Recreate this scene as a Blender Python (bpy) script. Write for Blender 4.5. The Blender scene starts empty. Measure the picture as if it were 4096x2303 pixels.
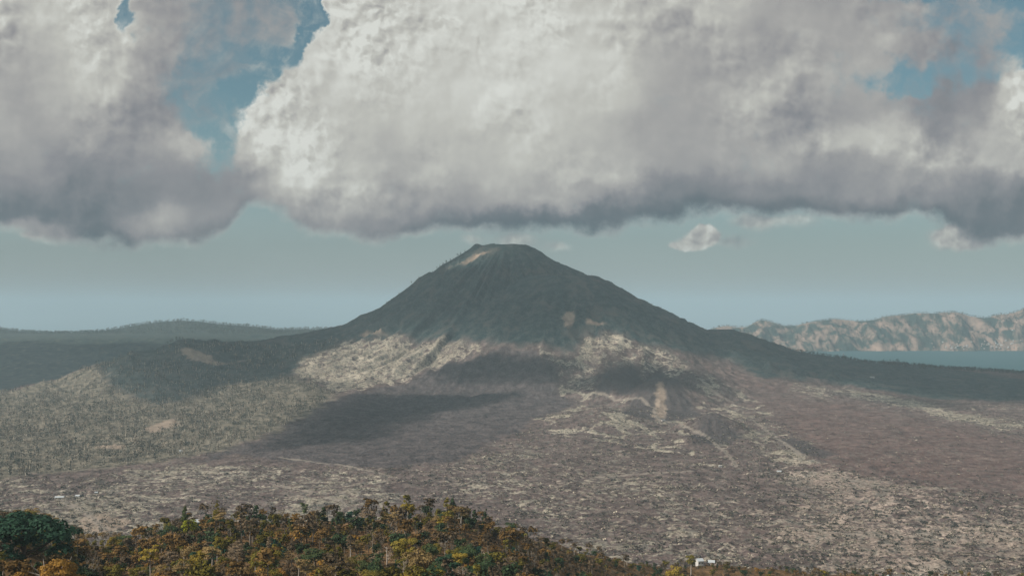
import bpy, math, random
import numpy as np
from mathutils import Vector, Matrix, Euler
R = math.radians
scene = bpy.context.scene
col = scene.collection

# ---------- camera ----------
cam_d = bpy.data.cameras.new("camera"); cam = bpy.data.objects.new("camera", cam_d); col.objects.link(cam)
cam.location = (0, 0, 421.0); cam.rotation_euler = (R(90), 0, 0)
cam_d.lens = 36; cam_d.sensor_width = 36; cam_d.shift_y = 17.3 / 1024
cam_d.clip_start = 1.0; cam_d.clip_end = 120000
scene.camera = cam

# ---------- exposure and render ----------
vs = scene.view_settings
vs.view_transform = 'Standard'; vs.look = 'None'; vs.exposure = 0.0; vs.gamma = 1.0
scene.render.engine = 'CYCLES'
cy = scene.cycles
cy.max_bounces = 6; cy.diffuse_bounces = 3; cy.glossy_bounces = 2; cy.transmission_bounces = 2
cy.volume_bounces = 1; cy.transparent_max_bounces = 16
cy.use_denoising = True
cy.sample_clamp_indirect = 4.0

# ---------- sun ----------
SUN = Vector((-0.93, -0.37, 0)).normalized() * math.cos(R(39)) + Vector((0, 0, math.sin(R(39))))
sun_d = bpy.data.lights.new("sun", 'SUN'); sun = bpy.data.objects.new("sun", sun_d); col.objects.link(sun)
sun_d.energy = 5.0; sun_d.angle = R(0.53); sun_d.color = (1.0, 0.90, 0.79)
sun.rotation_euler = SUN.to_track_quat('Z', 'Y').to_euler(); sun.location = (-3000, -1500, 3500)

# ---------- sky: physical sky with the cumulus deck in front of it ----------
class NT:
    def __init__(s, tree): s.t = tree; s.n = tree.nodes; s.l = tree.links
    def put(s, sock, v):
        if isinstance(v, bpy.types.NodeSocket): s.l.new(v, sock)
        elif isinstance(v, (tuple, list)) and sock.type == 'RGBA' and len(v) == 3: sock.default_value = (*v, 1)
        else: sock.default_value = v
    def m(s, op, a, b=None, c=None, clamp=False):
        n = s.n.new('ShaderNodeMath'); n.operation = op; n.use_clamp = clamp
        for i, v in enumerate((a, b, c)):
            if v is not None: s.put(n.inputs[i], v)
        return n.outputs[0]
    def v(s, op, a, b=None, c=None):
        n = s.n.new('ShaderNodeVectorMath'); n.operation = op
        for i, q in enumerate((a, b, c)):
            if q is not None: s.put(n.inputs[i], q)
        return n.outputs['Value'] if op in ('DOT_PRODUCT', 'LENGTH', 'DISTANCE') else n.outputs[0]
    def scale(s, a, f):
        n = s.n.new('ShaderNodeVectorMath'); n.operation = 'SCALE'; s.put(n.inputs[0], a); s.put(n.inputs['Scale'], f); return n.outputs[0]
    def sep(s, a): n = s.n.new('ShaderNodeSeparateXYZ'); s.put(n.inputs[0], a); return n.outputs
    def com(s, x, y, z): n = s.n.new('ShaderNodeCombineXYZ'); s.put(n.inputs[0], x); s.put(n.inputs[1], y); s.put(n.inputs[2], z); return n.outputs[0]
    def noise(s, vec, sc, det=4, rough=.5, dist=0.0, dim='3D', typ='FBM', color=False):
        n = s.n.new('ShaderNodeTexNoise'); n.noise_dimensions = dim
        n.noise_type = typ
        s.put(n.inputs['Vector'], vec); s.put(n.inputs['Scale'], sc); s.put(n.inputs['Detail'], det); s.put(n.inputs['Roughness'], rough); s.put(n.inputs['Distortion'], dist)
        return n.outputs['Color'] if color else n.outputs['Fac']
    def sm(s, x, a, b, lo=0.0, hi=1.0):
        n = s.n.new('ShaderNodeMapRange'); n.interpolation_type = 'SMOOTHSTEP'
        s.put(n.inputs[0], x); s.put(n.inputs[1], a); s.put(n.inputs[2], b); s.put(n.inputs[3], lo); s.put(n.inputs[4], hi); return n.outputs[0]
    def mix(s, f, a, b, blend='MIX'):
        n = s.n.new('ShaderNodeMix'); n.data_type = 'RGBA'; n.blend_type = blend; n.clamp_factor = True
        s.put(n.inputs[0], f); s.put(n.inputs[6], a); s.put(n.inputs[7], b); return n.outputs[2]
    def ramp(s, f, stops, interp='LINEAR'):
        n = s.n.new('ShaderNodeValToRGB'); e = n.color_ramp; e.interpolation = interp
        while len(e.elements) < len(stops): e.elements.new(.5)
        for q, (p, c) in zip(e.elements, stops): q.position = p; q.color = (*c, 1) if len(c) == 3 else c
        s.put(n.inputs[0], f); return n.outputs[0]
    def attr(s, name): n = s.n.new('ShaderNodeAttribute'); n.attribute_name = name; return n.outputs

world = bpy.data.worlds.new("World"); scene.world = world; world.use_nodes = True
W = NT(world.node_tree); W.n.clear()
sky = W.n.new('ShaderNodeTexSky'); sky.sky_type = 'NISHITA'; sky.sun_disc = False
sky.sun_elevation = R(39); sky.sun_rotation = math.atan2(SUN.x, SUN.y) % (2 * math.pi)
sky.altitude = 1400; sky.air_density = 1.0; sky.dust_density = 1.6; sky.ozone_density = 1.5
tc = W.n.new('ShaderNodeTexCoord'); D_ = tc.outputs['Generated']
dx, dy, dz = W.sep(D_)
yy = W.m('MAXIMUM', W.m('ABSOLUTE', dy), .12)
P = W.com(W.m('MULTIPLY', W.m('DIVIDE', dx, yy), 10.24), W.m('MULTIPLY', W.m('DIVIDE', dz, yy), 10.24), 0.0)
# billowing outline: three scales of warp
n1 = W.scale(W.v('SUBTRACT', W.noise(P, .75, 3, .5, color=True), (.5, .5, .5)), .62)
n2 = W.scale(W.v('SUBTRACT', W.noise(P, 2.6, 8, .60, color=True), (.5, .5, .5)), .46)
n3 = W.scale(W.v('SUBTRACT', W.noise(P, 9.0, 5, .62, color=True), (.5, .5, .5)), .16)
PW = W.v('ADD', P, W.v('ADD', n1, n2)); PC = W.v('ADD', P, W.v('ADD', W.scale(n1, 1.25), W.v('ADD', W.scale(n2, 1.35), n3)))
# broad masses of the deck: x, height, rx, ry, weight, brightness, cover   (bearing / elevation units, 100 per radian-ish)
BL = [
 (-5.3,2.85,.9,.6,1,.72,1), (-4.95,2.3,.9,.5,1,.66,1), (-4.15,2.75,.36,.45,1.2,.94,1), (-3.98,2.25,.3,.34,1,.82,1), (-4.75,1.75,1.0,.35,1,.56,1),
 (-4.9,1.3,1.2,.3,1,.36,1), (-4.7,.98,1.1,.25,1.2,.10,1), (-3.6,1.75,.5,.45,1,.44,1), (-3.7,1.25,.7,.3,1,.28,1), (-3.45,2.5,.4,.6,.9,.50,.92),
 (-2.75,2.75,.5,.35,.9,.52,.50), (-3.1,2.3,.36,.4,.8,.48,.42), (-3.25,1.56,.28,.13,2.4,.76,1), (-3.6,.92,.26,.11,2.6,.76,1), (-4.75,.72,.26,.10,2.4,.66,1), (-2.95,1.0,.5,.22,1,.48,1),
 (-2.5,1.15,.45,.3,1,.60,1), (-2.25,1.75,.4,.5,1.2,.84,1), (-1.95,2.25,.35,.4,1.2,.88,1), (-1.62,2.5,.3,.4,1.2,.96,1), (-1.2,2.7,.6,.5,1,.86,1),
 (-2.2,1.45,.3,.2,1,.94,1), (-1.5,1.75,.6,.5,1,.83,1), (-.55,2.1,.6,.6,1,.86,1), (.2,2.45,.5,.5,1.2,.97,1), (.75,2.75,.5,.4,1,.86,1), (.6,1.9,.6,.5,1,.84,1),
 (-.2,1.5,.8,.3,1,.74,1), (-1.2,1.25,.5,.25,1,.66,1), (.95,1.42,.4,.25,1.1,.80,1), (-.9,.98,.8,.16,1.1,.48,1), (.1,1.12,.7,.15,1,.58,1), (.4,.85,1.2,.11,1.5,.08,1), (-1.5,.82,.5,.14,1,.46,1),
 (1.5,2.45,.3,.5,1,.54,1), (2.0,2.7,.5,.4,1,.66,1), (2.55,2.2,.5,.5,1,.60,1), (1.6,1.75,.4,.4,1,.58,1), (2.2,1.5,.6,.35,1,.50,1), (2.0,1.08,.9,.14,1.2,.24,1), (1.9,.88,1.1,.12,1.2,.14,1),
 (3.1,1.8,.5,.3,1,.56,1), (3.5,1.62,.42,.15,1.4,.84,1), (4.05,1.45,.3,.14,1.2,.74,1), (3.4,1.25,.7,.17,1.2,.44,1), (3.5,1.0,.9,.12,1.2,.26,1), (4.0,2.6,.5,.3,1,.56,.86), (3.3,2.85,.4,.3,1,.58,1),
 (4.7,2.4,.4,.4,.8,.50,.7), (4.45,1.9,.4,.25,1,.36,1), (5.05,1.9,.22,.4,1.5,.93,1), (5.0,1.5,.3,.2,1.1,.74,1), (4.85,1.1,.5,.15,1,.42,1),
 (4.9,.92,.5,.14,1.3,.10,1), (4.6,.66,.28,.11,1.2,.62,1), (5.1,.7,.3,.12,1,.32,1), (2.6,2.9,.4,.2,.8,.62,1)]
GAPS = [(-3.87,2.98,.10,.26,1.6), (-3.72,2.68,.08,.16,1.2), (-3.0,2.12,.34,.26,1.3), (-2.96,1.75,.20,.34,2.2), (-2.70,2.05,.22,.24,1.8), (-2.98,1.52,.12,.16,1.6), (-2.62,2.45,.5,.14,.8), (-2.02,2.95,.13,.28,2.2), (-2.1,2.6,.10,.18,1.5), (-2.4,2.3,.18,.14,1.0),
 (4.0,2.24,.34,.11,.85), (4.35,3.1,.8,.13,1.1), (5.1,2.5,.14,.2,1.1), (4.6,2.25,.4,.18,.7), (4.3,2.7,.5,.12,.5)]
acc = W.com(.02, .011, .02)
for (bx, by, rx, ry, w, b, a) in BL:
    q = W.v('MULTIPLY_ADD', PW, (1 / rx, 1 / ry, 0), (-bx / rx, -by / ry, 0))
    g = W.m('POWER', .3679, W.v('DOT_PRODUCT', q, q))
    gg = W.com(g, g, g)
    acc = W.v('MULTIPLY_ADD', gg, (w, w * b, w * a), acc)
sw, sb, sa = W.sep(acc)
gsum = 0.0
for (bx, by, rx, ry, w) in GAPS:
    q = W.v('MULTIPLY_ADD', PC, (1 / rx, 1 / ry, 0), (-bx / rx, -by / ry, 0))
    gsum = W.m('MULTIPLY_ADD', W.m('POWER', .3679, W.v('DOT_PRODUCT', q, q)), w, gsum)
bright = W.m('DIVIDE', sb, sw); cover = W.m('DIVIDE', sa, W.m('ADD', sw, gsum))
# flat underside of the deck
fc = W.n.new('ShaderNodeFloatCurve'); cu = fc.mapping.curves[0]
BASE = [(-400, 228), (0, 231), (60, 240), (150, 240), (212, 236), (236, 220), (252, 206), (272, 208), (300, 224), (330, 234), (370, 237), (430, 232), (500, 230), (580, 229), (650, 223), (720, 214), (780, 213), (860, 216), (930, 217), (955, 226), (985, 238), (1024, 238), (1400, 236)]
while len(cu.points) < len(BASE): cu.points.new(.5, .5)
for p_, (bx, by) in zip(cu.points, BASE): p_.location = ((bx + 400) / 1800, (305 - by) / 100 / 2); p_.handle_type = 'AUTO'
fc.mapping.update()
pwx, pwy, _ = W.sep(W.v('ADD', P, W.scale(W.v('ADD', n1, n2), .42)))
W.put(fc.inputs['Value'], W.m('MULTIPLY_ADD', pwx, 100 / 1800, 912 / 1800))
above = W.m('SUBTRACT', pwy, W.m('MULTIPLY', fc.outputs[0], 2.0))
bw = W.noise(P, 2.2, 7, .62)
under = W.sm(W.m('ADD', above, W.m('MULTIPLY', W.m('SUBTRACT', bw, .5), .34)), -.07, .10)
# small clouds below the deck
def puff(items, soft):
    a_ = W.com(0.0, 0.0, 0.0)
    for (bx, by, rx, ry, w) in items:
        q = W.v('MULTIPLY_ADD', PW2, (1 / rx, 1 / ry, 0), (-bx / rx, -by / ry, 0))
        g = W.m('POWER', .3679, W.v('DOT_PRODUCT', q, q)); a_ = W.v('MULTIPLY_ADD', W.com(g, g, g), (w, w, w), a_)
    return W.sm(W.sep(a_)[0], .5 - soft, .5 + soft)
PW2 = W.v('ADD', P, W.scale(n2, .55))
small = puff([(1.86, .66, .20, .10, 1), (1.99, .72, .12, .10, .9), (1.70, .60, .13, .05, .8), (1.86, .76, .10, .07, .6), (4.48, .68, .34, .15, 1), (4.66, .80, .24, .12, .9), (-4.75, .70, .2, .09, .8)], .22)
wisp = puff([(.03, .66, .26, .10, .75), (-.42, .66, .12, .08, .6), (.45, .58, .16, .06, .6), (2.2, .64, .26, .08, .6), (2.45, .87, .24, .10, 1.0), (2.9, .85, .24, .10, .6), (-3.4, .66, .35, .05, .6), (1.2,.8,.5,.06,.5)], .38)
# relief of the billows, lit from upper left
Pr = W.v('ADD', P, W.scale(n2, .35))
def billow(vec):
    vn = W.n.new('ShaderNodeTexVoronoi'); vn.feature = 'SMOOTH_F1'; vn.voronoi_dimensions = '2D'
    W.put(vn.inputs['Vector'], vec); vn.inputs['Scale'].default_value = 1.15; vn.inputs['Detail'].default_value = 3.0; vn.inputs['Roughness'].default_value = .52; vn.inputs['Lacunarity'].default_value = 2.3; vn.inputs['Smoothness'].default_value = .55
    return vn.outputs['Distance']
off = W.v('ADD', Pr, (-.06, .075, 0))
bl0 = billow(Pr); bl1 = billow(off)
relief = W.m('MULTIPLY', W.m('SUBTRACT', bl1, bl0), 1.0)
fine0 = W.noise(Pr, 3.2, 7, .58); fine1 = W.noise(W.v('ADD', Pr, (-.03, .04, 0)), 3.2, 7, .58)
rfine = W.m('SUBTRACT', fine0, fine1)
lump = W.m('SUBTRACT', W.noise(P, .95, 5, .5, .3), .5)
patchy = W.sm(W.noise(P, .8, 3, .5), .40, .62, .25, 1.0)
heart = W.v('MULTIPLY_ADD', P, (1 / 1.9, 1 / 1.0, 0), (-.2 / 1.9, -1.9, 0))
heart = W.sm(W.v('DOT_PRODUCT', heart, heart), .1, 1.3, .42, 1.0)
rel_amt = W.m('MULTIPLY', W.m('MULTIPLY', W.sm(bright, .35, .92, .25, 1.0), patchy), heart)
b2 = W.m('ADD', bright, W.m('MULTIPLY', W.m('ADD', W.m('MULTIPLY', relief, 1.0), W.m('MULTIPLY', rfine, .55)), rel_amt))
b2 = W.m('ADD', b2, W.m('MULTIPLY', lump, .58))
b2 = W.m('ADD', b2, W.sm(above, .0, .24, -.15, 0.0))
edge = W.sm(cover, .35, .8, .14, 0.0)
b2 = W.m('ADD', b2, W.m('MULTIPLY', edge, W.sm(bright, .5, .8)))
smallb = W.m('ADD', W.m('MULTIPLY_ADD', relief, .9, .74), W.m('ADD', W.m('MULTIPLY', lump, .3), W.m('MULTIPLY', rfine, 1.0)))
PK = W.v('ADD', P, W.v('ADD', W.scale(n2, .5), n3))
def knob(vec):
    vn = W.n.new('ShaderNodeTexVoronoi'); vn.feature = 'SMOOTH_F1'; vn.voronoi_dimensions = '2D'
    W.put(vn.inputs['Vector'], vec); vn.inputs['Scale'].default_value = 4.2; vn.inputs['Detail'].default_value = 2.0; vn.inputs['Roughness'].default_value = .6; vn.inputs['Smoothness'].default_value = .35
    return vn.outputs['Distance']
kn = W.m('SUBTRACT', knob(W.v('ADD', PK, (-.035, .045, 0))), knob(PK))
rim_z = W.m('MULTIPLY', W.sm(bright, .72, .92), W.sm(W.noise(P, 1.0, 3, .5), .40, .58))
b2 = W.m('ADD', b2, W.m('MULTIPLY', W.m('MULTIPLY', kn, .34), W.m('MULTIPLY', rim_z, heart)))
lowm = W.m('SUBTRACT', 1.0, under)
bb = W.mix(lowm, b2, smallb)
RAMP = [(0.0, (.080, .112, .134)), (.18, (.128, .150, .172)), (.40, (.245, .246, .262)), (.60, (.365, .358, .350)), (.80, (.515, .512, .472)), (1.0, (.690, .700, .655))]
ccol = W.ramp(bb, RAMP)
wn = W.m('ADD', W.m('MULTIPLY', W.noise(P, 1.7, 9, .62, .5), .75), W.m('MULTIPLY', W.noise(P, 6.0, 6, .6, .4), .25))
cw = W.sm(bright, .55, .78, .38, .13)
cv = W.m('ADD', cover, W.m('MULTIPLY', W.m('SUBTRACT', wn, .5), W.sm(bright, .5, .8, 2.1, 1.3)))
a_deck = W.sm(cv, W.m('SUBTRACT', .50, cw), W.m('ADD', .50, cw))
veil = W.m('MULTIPLY', W.sm(W.noise(PC, 1.5, 8, .6, .5), .46, .70), .55)
alpha = W.m('MULTIPLY', W.m('MAXIMUM', a_deck, veil), under)
alpha = W.m('MAXIMUM', alpha, W.m('MULTIPLY', small, .92))
alpha = W.m('MAXIMUM', alpha, W.m('MULTIPLY', wisp, .72))
skyc = W.v('MULTIPLY', W.scale(sky.outputs[0], .1), (.53, .72, .61))
skyc = W.v('ADD', skyc, (.004, .016, .012))
skyc = W.mix(W.sm(dz, -.02, .21, .85, .14), skyc, (.312, .338, .352))
hz = W.sm(dz, .0, .14, 1.0, 0.0)
# clouds all round the rest of the sky
far_cl = W.m('MULTIPLY', W.sm(W.noise(W.v('DIVIDE', D_, W.com(W.m('MAXIMUM', dz, .08), W.m('MAXIMUM', dz, .08), 1.0)), .9, 7, .6), .42, .6), W.sm(dz, .04, .16))
infront = W.m('MULTIPLY', W.sm(dy, .3, .5), W.sm(W.m('DIVIDE', dz, yy), .40, .55, 1.0, 0.0))
alpha = W.m('MULTIPLY_ADD', alpha, infront, W.m('MULTIPLY', far_cl, W.m('SUBTRACT', 1.0, infront)))
fin = W.mix(alpha, skyc, W.mix(infront, (.34, .36, .37), ccol))
bg = W.n.new('ShaderNodeBackground'); W.put(bg.inputs[0], fin); bg.inputs[1].default_value = 1.0
wo = W.n.new('ShaderNodeOutputWorld'); W.l.new(bg.outputs[0], wo.inputs[0])
world.cycles.sampling_method = 'MANUAL'; world.cycles.sample_map_resolution = 512
# ---------- terrain heights (pure numpy, metres; lake surface z = 0, viewpoint z = 421) ----------
rngp = np.random.RandomState(7)
PERM = rngp.permutation(512)
PERM = np.concatenate([PERM, PERM])
GA = rngp.rand(512) * 2 * np.pi
GX, GY = np.cos(GA), np.sin(GA)
def perlin(x, y):
    xi = np.floor(x).astype(np.int64); yi = np.floor(y).astype(np.int64)
    xf = x - xi; yf = y - yi
    xi &= 511; yi &= 511
    u = xf * xf * xf * (xf * (xf * 6 - 15) + 10); v = yf * yf * yf * (yf * (yf * 6 - 15) + 10)
    def g(ix, iy, dx, dy):
        h = PERM[(PERM[ix & 511] + iy) & 511]
        return GX[h] * dx + GY[h] * dy
    a = g(xi, yi, xf, yf); b = g(xi + 1, yi, xf - 1, yf)
    c = g(xi, yi + 1, xf, yf - 1); d = g(xi + 1, yi + 1, xf - 1, yf - 1)
    return (a + (b - a) * u + ((c + (d - c) * u) - (a + (b - a) * u)) * v) * 1.5
def fbm(x, y, o=5, gain=.5, lac=2.03):
    s = 0; a = 1; t = 0
    for k in range(o):
        s = s + a * perlin(x + 17.3 * k, y - 9.1 * k); t += a; a *= gain; x = x * lac; y = y * lac
    return s / t
def ridged(x, y, o=5, gain=.5, lac=2.07):
    s = 0; a = 1; t = 0
    for k in range(o):
        n = 1 - np.abs(perlin(x + 31.7 * k, y + 11.9 * k)) * 1.6
        s = s + a * n; t += a; a *= gain; x = x * lac; y = y * lac
    return s / t
def sm(a, b, x):
    t = np.clip((x - a) / (b - a), 0, 1); return t * t * (3 - 2 * t)
CAMZ = 421.0
# survey points of the broad landform: bearing b (1024 steps per unit of x/y, 512 = due north), drop d, distance
def sp(b, d, D): return ((b - 512) / 1024 * D, D, CAMZ - (d - 305) / 1024 * D)
def sz(b, D, z): return ((b - 512) / 1024 * D, D, z)
S = []
for b in (-160, 60, 250, 400, 550, 700, 850, 1000, 1180):
    S += [sz(b, 1350, 70), sz(b, 1700, 69), sz(b, 2100, 72)]
for b in (400, 550, 700, 850, 1000, 1180): S += [sz(b, 2600, 77), sz(b, 3200, 85)]
S += [sz(60, 2300, 72), sz(170, 2300, 74), sz(-160, 2300, 70), sz(300, 2500, 76)]
for b, c, D in ((-160, 408, 3650), (-60, 400, 3750), (0, 393, 3850), (40, 382, 3950), (91, 366, 4050), (119, 358, 4100), (151, 347, 4200), (171, 341, 4250), (205, 340, 4330), (238, 341, 4400), (278, 338, 4550), (338, 329, 4750)):
    S.append(sp(b, c, D))
    x, y, z = sp(b, c, D)
    S.append((x, y + 420, z * .45)); 
    if b < 170: S.append((x * 1.03, y + 800, 14))
for b, D, z in ((171, 4050, 215), (171, 3750, 150), (171, 3350, 112), (171, 2900, 92), (91, 3750, 118), (91, 3350, 100), (91, 2900, 88), (0, 3400, 92), (0, 2900, 82), (-160, 3000, 80),
                (238, 4150, 205), (238, 3800, 140), (238, 3400, 116), (238, 2900, 94), (300, 4200, 205), (300, 3850, 150), (320, 3400, 116), (330, 3000, 92),
                (380, 4250, 225), (380, 3950, 170), (390, 3600, 124), (460, 3600, 112), (560, 3600, 100), (720, 3600, 100), (820, 3600, 100), (930, 3500, 92), (1024, 3400, 88), (1180, 3400, 80),
                (760, 4100, 130), (840, 3950, 110), (940, 4200, 104), (1024, 4300, 92), (1180, 4300, 80)):
    S.append(sz(b, D, z))
for b, c, D in ((795, 352, 4850), (835, 360, 4950), (874, 364.5, 5050), (893, 364.5, 5150), (934, 370, 5200), (980, 372, 5250), (1024, 374, 5250), (1180, 378, 5250)): S.append(sp(b, c, D))
for b in (620, 760, 850, 950, 1050, 1180): S += [sz(b, 5900, -16), sz(b, 6600, -20), sz(b, 8000, -20), sz(b, 9300, -12)]
for b in (-160, -60, 30, 120, 210): S += [sz(b, 5200, 12), sz(b, 5900, 16), sz(b, 6750, 182), sz(b, 7300, 184), sz(b, 8200, 186)]
for b in (300, 380, 470): S += [sz(b, 5800, 60), sz(b, 6800, 120), sz(b, 8000, 150), sz(b, 9300, 120)]
S = np.array(S)
def _k(d2): return np.sqrt(d2 + 90.0 ** 2)
_A = _k(((S[:, None, :2] - S[None, :, :2]) ** 2).sum(-1))
_n = len(S); _M = np.zeros((_n + 3, _n + 3)); _M[:_n, :_n] = _A + np.eye(_n) * -2.0
_M[:_n, _n] = 1; _M[:_n, _n + 1:] = S[:, :2] / 1000; _M[_n:, :_n] = _M[:_n, _n:].T
_W = np.linalg.solve(_M, np.concatenate([S[:, 2], np.zeros(3)]))
# evaluated once on a 60 m lattice, then sampled
_gx = np.arange(-9000, 9001, 60.0); _gy = np.arange(900, 11001, 60.0)
def _broad_lattice():
    X, Y = np.meshgrid(_gx, _gy); P = np.stack([X.ravel(), Y.ravel()], 1); out = np.zeros(len(P))
    for i in range(0, len(P), 8000):
        q = P[i:i + 8000]
        out[i:i + 8000] = _k(((q[:, None] - S[None, :, :2]) ** 2).sum(-1)) @ _W[:_n] + _W[_n] + (q / 1000) @ _W[_n + 1:]
    return out.reshape(X.shape)
LAT = _broad_lattice()
def broad(x, y):
    fx = np.clip((x - _gx[0]) / 60, 0, len(_gx) - 1.001); fy = np.clip((y - _gy[0]) / 60, 0, len(_gy) - 1.001)
    i = fx.astype(int); j = fy.astype(int); a = fx - i; b = fy - j
    a = a * a * (3 - 2 * a); b = b * b * (3 - 2 * b)
    a = fx - i; b = fy - j
    return LAT[j, i] * (1 - a) * (1 - b) + LAT[j, i + 1] * a * (1 - b) + LAT[j + 1, i] * (1 - a) * b + LAT[j + 1, i + 1] * a * b
def smax(a, b, k):
    h = np.clip(.5 + .5 * (a - b) / k, 0, 1); return b + (a - b) * h + k * h * (1 - h)
PL = np.array([(0, 706), (120, 706), (165, 697), (330, 600), (440, 522), (535, 458), (628, 384), (735, 333), (810, 310), (1090, 262), (1400, 180), (2000, 60), (6000, -300)], float)
PR = np.array([(0, 704), (95, 704), (195, 634), (315, 580), (390, 548), (480, 532), (596, 452), (782, 356), (908, 308), (1058, 290), (1150, 270), (1338, 200), (1525, 165), (1708, 140), (2000, 112), (2410, 95), (3200, -20), (6000, -300)], float)
PF = np.array([(0, 706), (130, 704), (400, 540), (700, 330), (900, 226), (1200, 120), (1500, 60), (3000, -100), (6000, -300)], float)
PB = np.array([(0, 700), (130, 700), (500, 470), (900, 260), (1500, 60), (2500, -80), (6000, -300)], float)
def pint(P, r): return np.interp(r, P[:, 0], P[:, 1])
VX, VY = -10.0, 4800.0
def volcano(x, y):
    dx = x - VX; dy = y - VY; r = np.hypot(dx, dy) + 1e-6; c = dx / r; s = dy / r
    th = np.arctan2(dy, dx)
    lat = np.where(c > 0, pint(PR, r), pint(PL, r)); lon = np.where(s > 0, pint(PB, r), pint(PF, r))
    z = lat * c * c + lon * s * s
    gul = ridged(th * 4.2 + 40 + .0006 * r, r * .0007, 3) - .62
    fine = ridged(th * 13 + 9 + .001 * r, r * .0016 + 5, 3) - .62
    env = sm(120, 420, r) * (1 - sm(900, 1500, r))
    z = z + env * (56 * gul + 26 * fine)
    z = z - 60 * (1 - sm(60, 135, r)) + 7 * fbm(x * .012, y * .012, 3) * sm(90, 140, r) * (1 - sm(500, 900, r))
    z = z + 13 * np.exp(-((x - (VX - 152)) ** 2 + (y - VY) ** 2) / 28 ** 2) - 9 * np.exp(-((x - (VX - 122)) ** 2 + (y - VY) ** 2) / 22 ** 2)
    return z
def cone(x, y, cx, cy, top, R, h, p=1.0, flat=0.0, gul=5.0, nf=9, k=8.0):
    dx = x - cx; dy = y - cy; r = np.hypot(dx, dy); th = np.arctan2(dy, dx)
    t = np.clip((r - flat) / R, 0, 40)
    z = top - h * (t ** p)
    return z + gul * (ridged(th * nf / 3 + cx, r * .004, 3) - .6) * sm(.08, .4, t) * (1 - sm(1, 1.6, t))
def ridge_line(x, y, pts, slope, gulf=6.0, sc=.012):
    best = np.full(x.shape, -1e9)
    for (x0, y0, z0), (x1, y1, z1) in zip(pts[:-1], pts[1:]):
        vx, vy = x1 - x0, y1 - y0; L = vx * vx + vy * vy
        t = np.clip(((x - x0) * vx + (y - y0) * vy) / L, 0, 1)
        d = np.hypot(x - x0 - t * vx, y - y0 - t * vy)
        best = np.maximum(best, z0 + (z1 - z0) * t - slope * (np.sqrt(d * d + 20 ** 2) - 20))
    return best + gulf * (ridged(x * sc, y * sc * .5, 3) - .6)
RC = np.array([(1785, 825), (1810, 817), (1830, 815), (1855, 819), (1880, 818), (1898, 807), (1915, 800), (1930, 803), (1950, 808), (1970, 815), (2000, 815), (2030, 808), (2060, 803), (2100, 798), (2125, 800), (2150, 803), (2175, 803), (2200, 800), (2225, 792), (2250, 789), (2275, 788), (2300, 783), (2350, 784), (2380, 781), (2400, 781), (2420, 784), (2440, 791), (2480, 796), (2500, 790), (2520, 785), (2550, 782), (2576, 772), (2650, 765), (2750, 775), (2900, 765), (3200, 790)], float) / 2.5156
LC = np.array([(-500, 800), (-200, 812), (0, 822), (60, 831), (150, 836), (250, 830), (330, 816), (400, 806), (450, 802), (500, 804), (560, 812), (640, 817), (700, 825), (760, 824), (870, 823), (1000, 830), (1200, 845)], float) / 2.5156
HILLS = [  # lesser cones and mounds: x, y, top, radius, height, crater
    (sp(662, 378, 3450), 215, 100, 14), (sp(714, 413, 2800), 150, 66, 6), (sp(612, 372, 3640), 210, 95, 45), (sp(688, 372, 3620), 190, 80, 0),
    (sp(892, 361, 5150), 300, 55, 0), (sp(640, 405, 3150), 120, 26, 0), (sp(600, 408, 3000), 90, 18, 0), (sp(676, 428, 2750), 80, 20, 0), (sp(690, 436, 2560), 60, 16, 0)]
def near(x, y):
    """the wooded spur and slope below the viewpoint"""
    b = 512 + 1024 * x / np.maximum(y, 1)
    _i = lambda q, X, Y: (np.interp(q - 22, X, Y) + np.interp(q - 11, X, Y) * 1.5 + np.interp(q, X, Y) * 2 + np.interp(q + 11, X, Y) * 1.5 + np.interp(q + 22, X, Y)) / 7
    cd = _i(b, [-300, 0, 40, 75, 130, 180, 215, 300, 360, 440, 490, 530, 575, 620, 660, 703, 800, 900, 1024, 1300], [560, 545, 540, 610, 640, 660, 660, 660, 670, 660, 690, 720, 760, 820, 880, 930, 960, 990, 1020, 1050])
    cp = _i(b, [-300, 0, 40, 75, 110, 140, 180, 215, 300, 360, 440, 490, 530, 575, 620, 660, 703, 760, 830, 900, 1024, 1300], [515, 523, 530, 547, 552, 545, 530, 523, 524, 524, 519, 528, 541, 555, 564, 569, 569, 572, 576, 580, 579, 580])
    cz = CAMZ - (cp - 305) / 1024 * cd
    # toward the viewpoint
    g = np.interp(y / cd, [0, .12, .3, .55, .72, .88, 1.0], [0, .30, .56, .76, .85, .95, 1.0])
    zf = (CAMZ - 2) + (cz - CAMZ + 2) * g
    dd = y - cd
    zb = cz - np.where(dd > 0, .62 * np.maximum(np.sqrt(dd * dd + 900) - 30, 0), 0)
    z = np.where(dd > 0, zb, zf)
    z = z + (5.5 * fbm(x * .012 + 3, y * .012, 4) * sm(200, 420, y) - 3.5 * (ridged(x * .011, y * .007 + 2, 2) - .7) * sm(350, 450, y))
    return z
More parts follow.
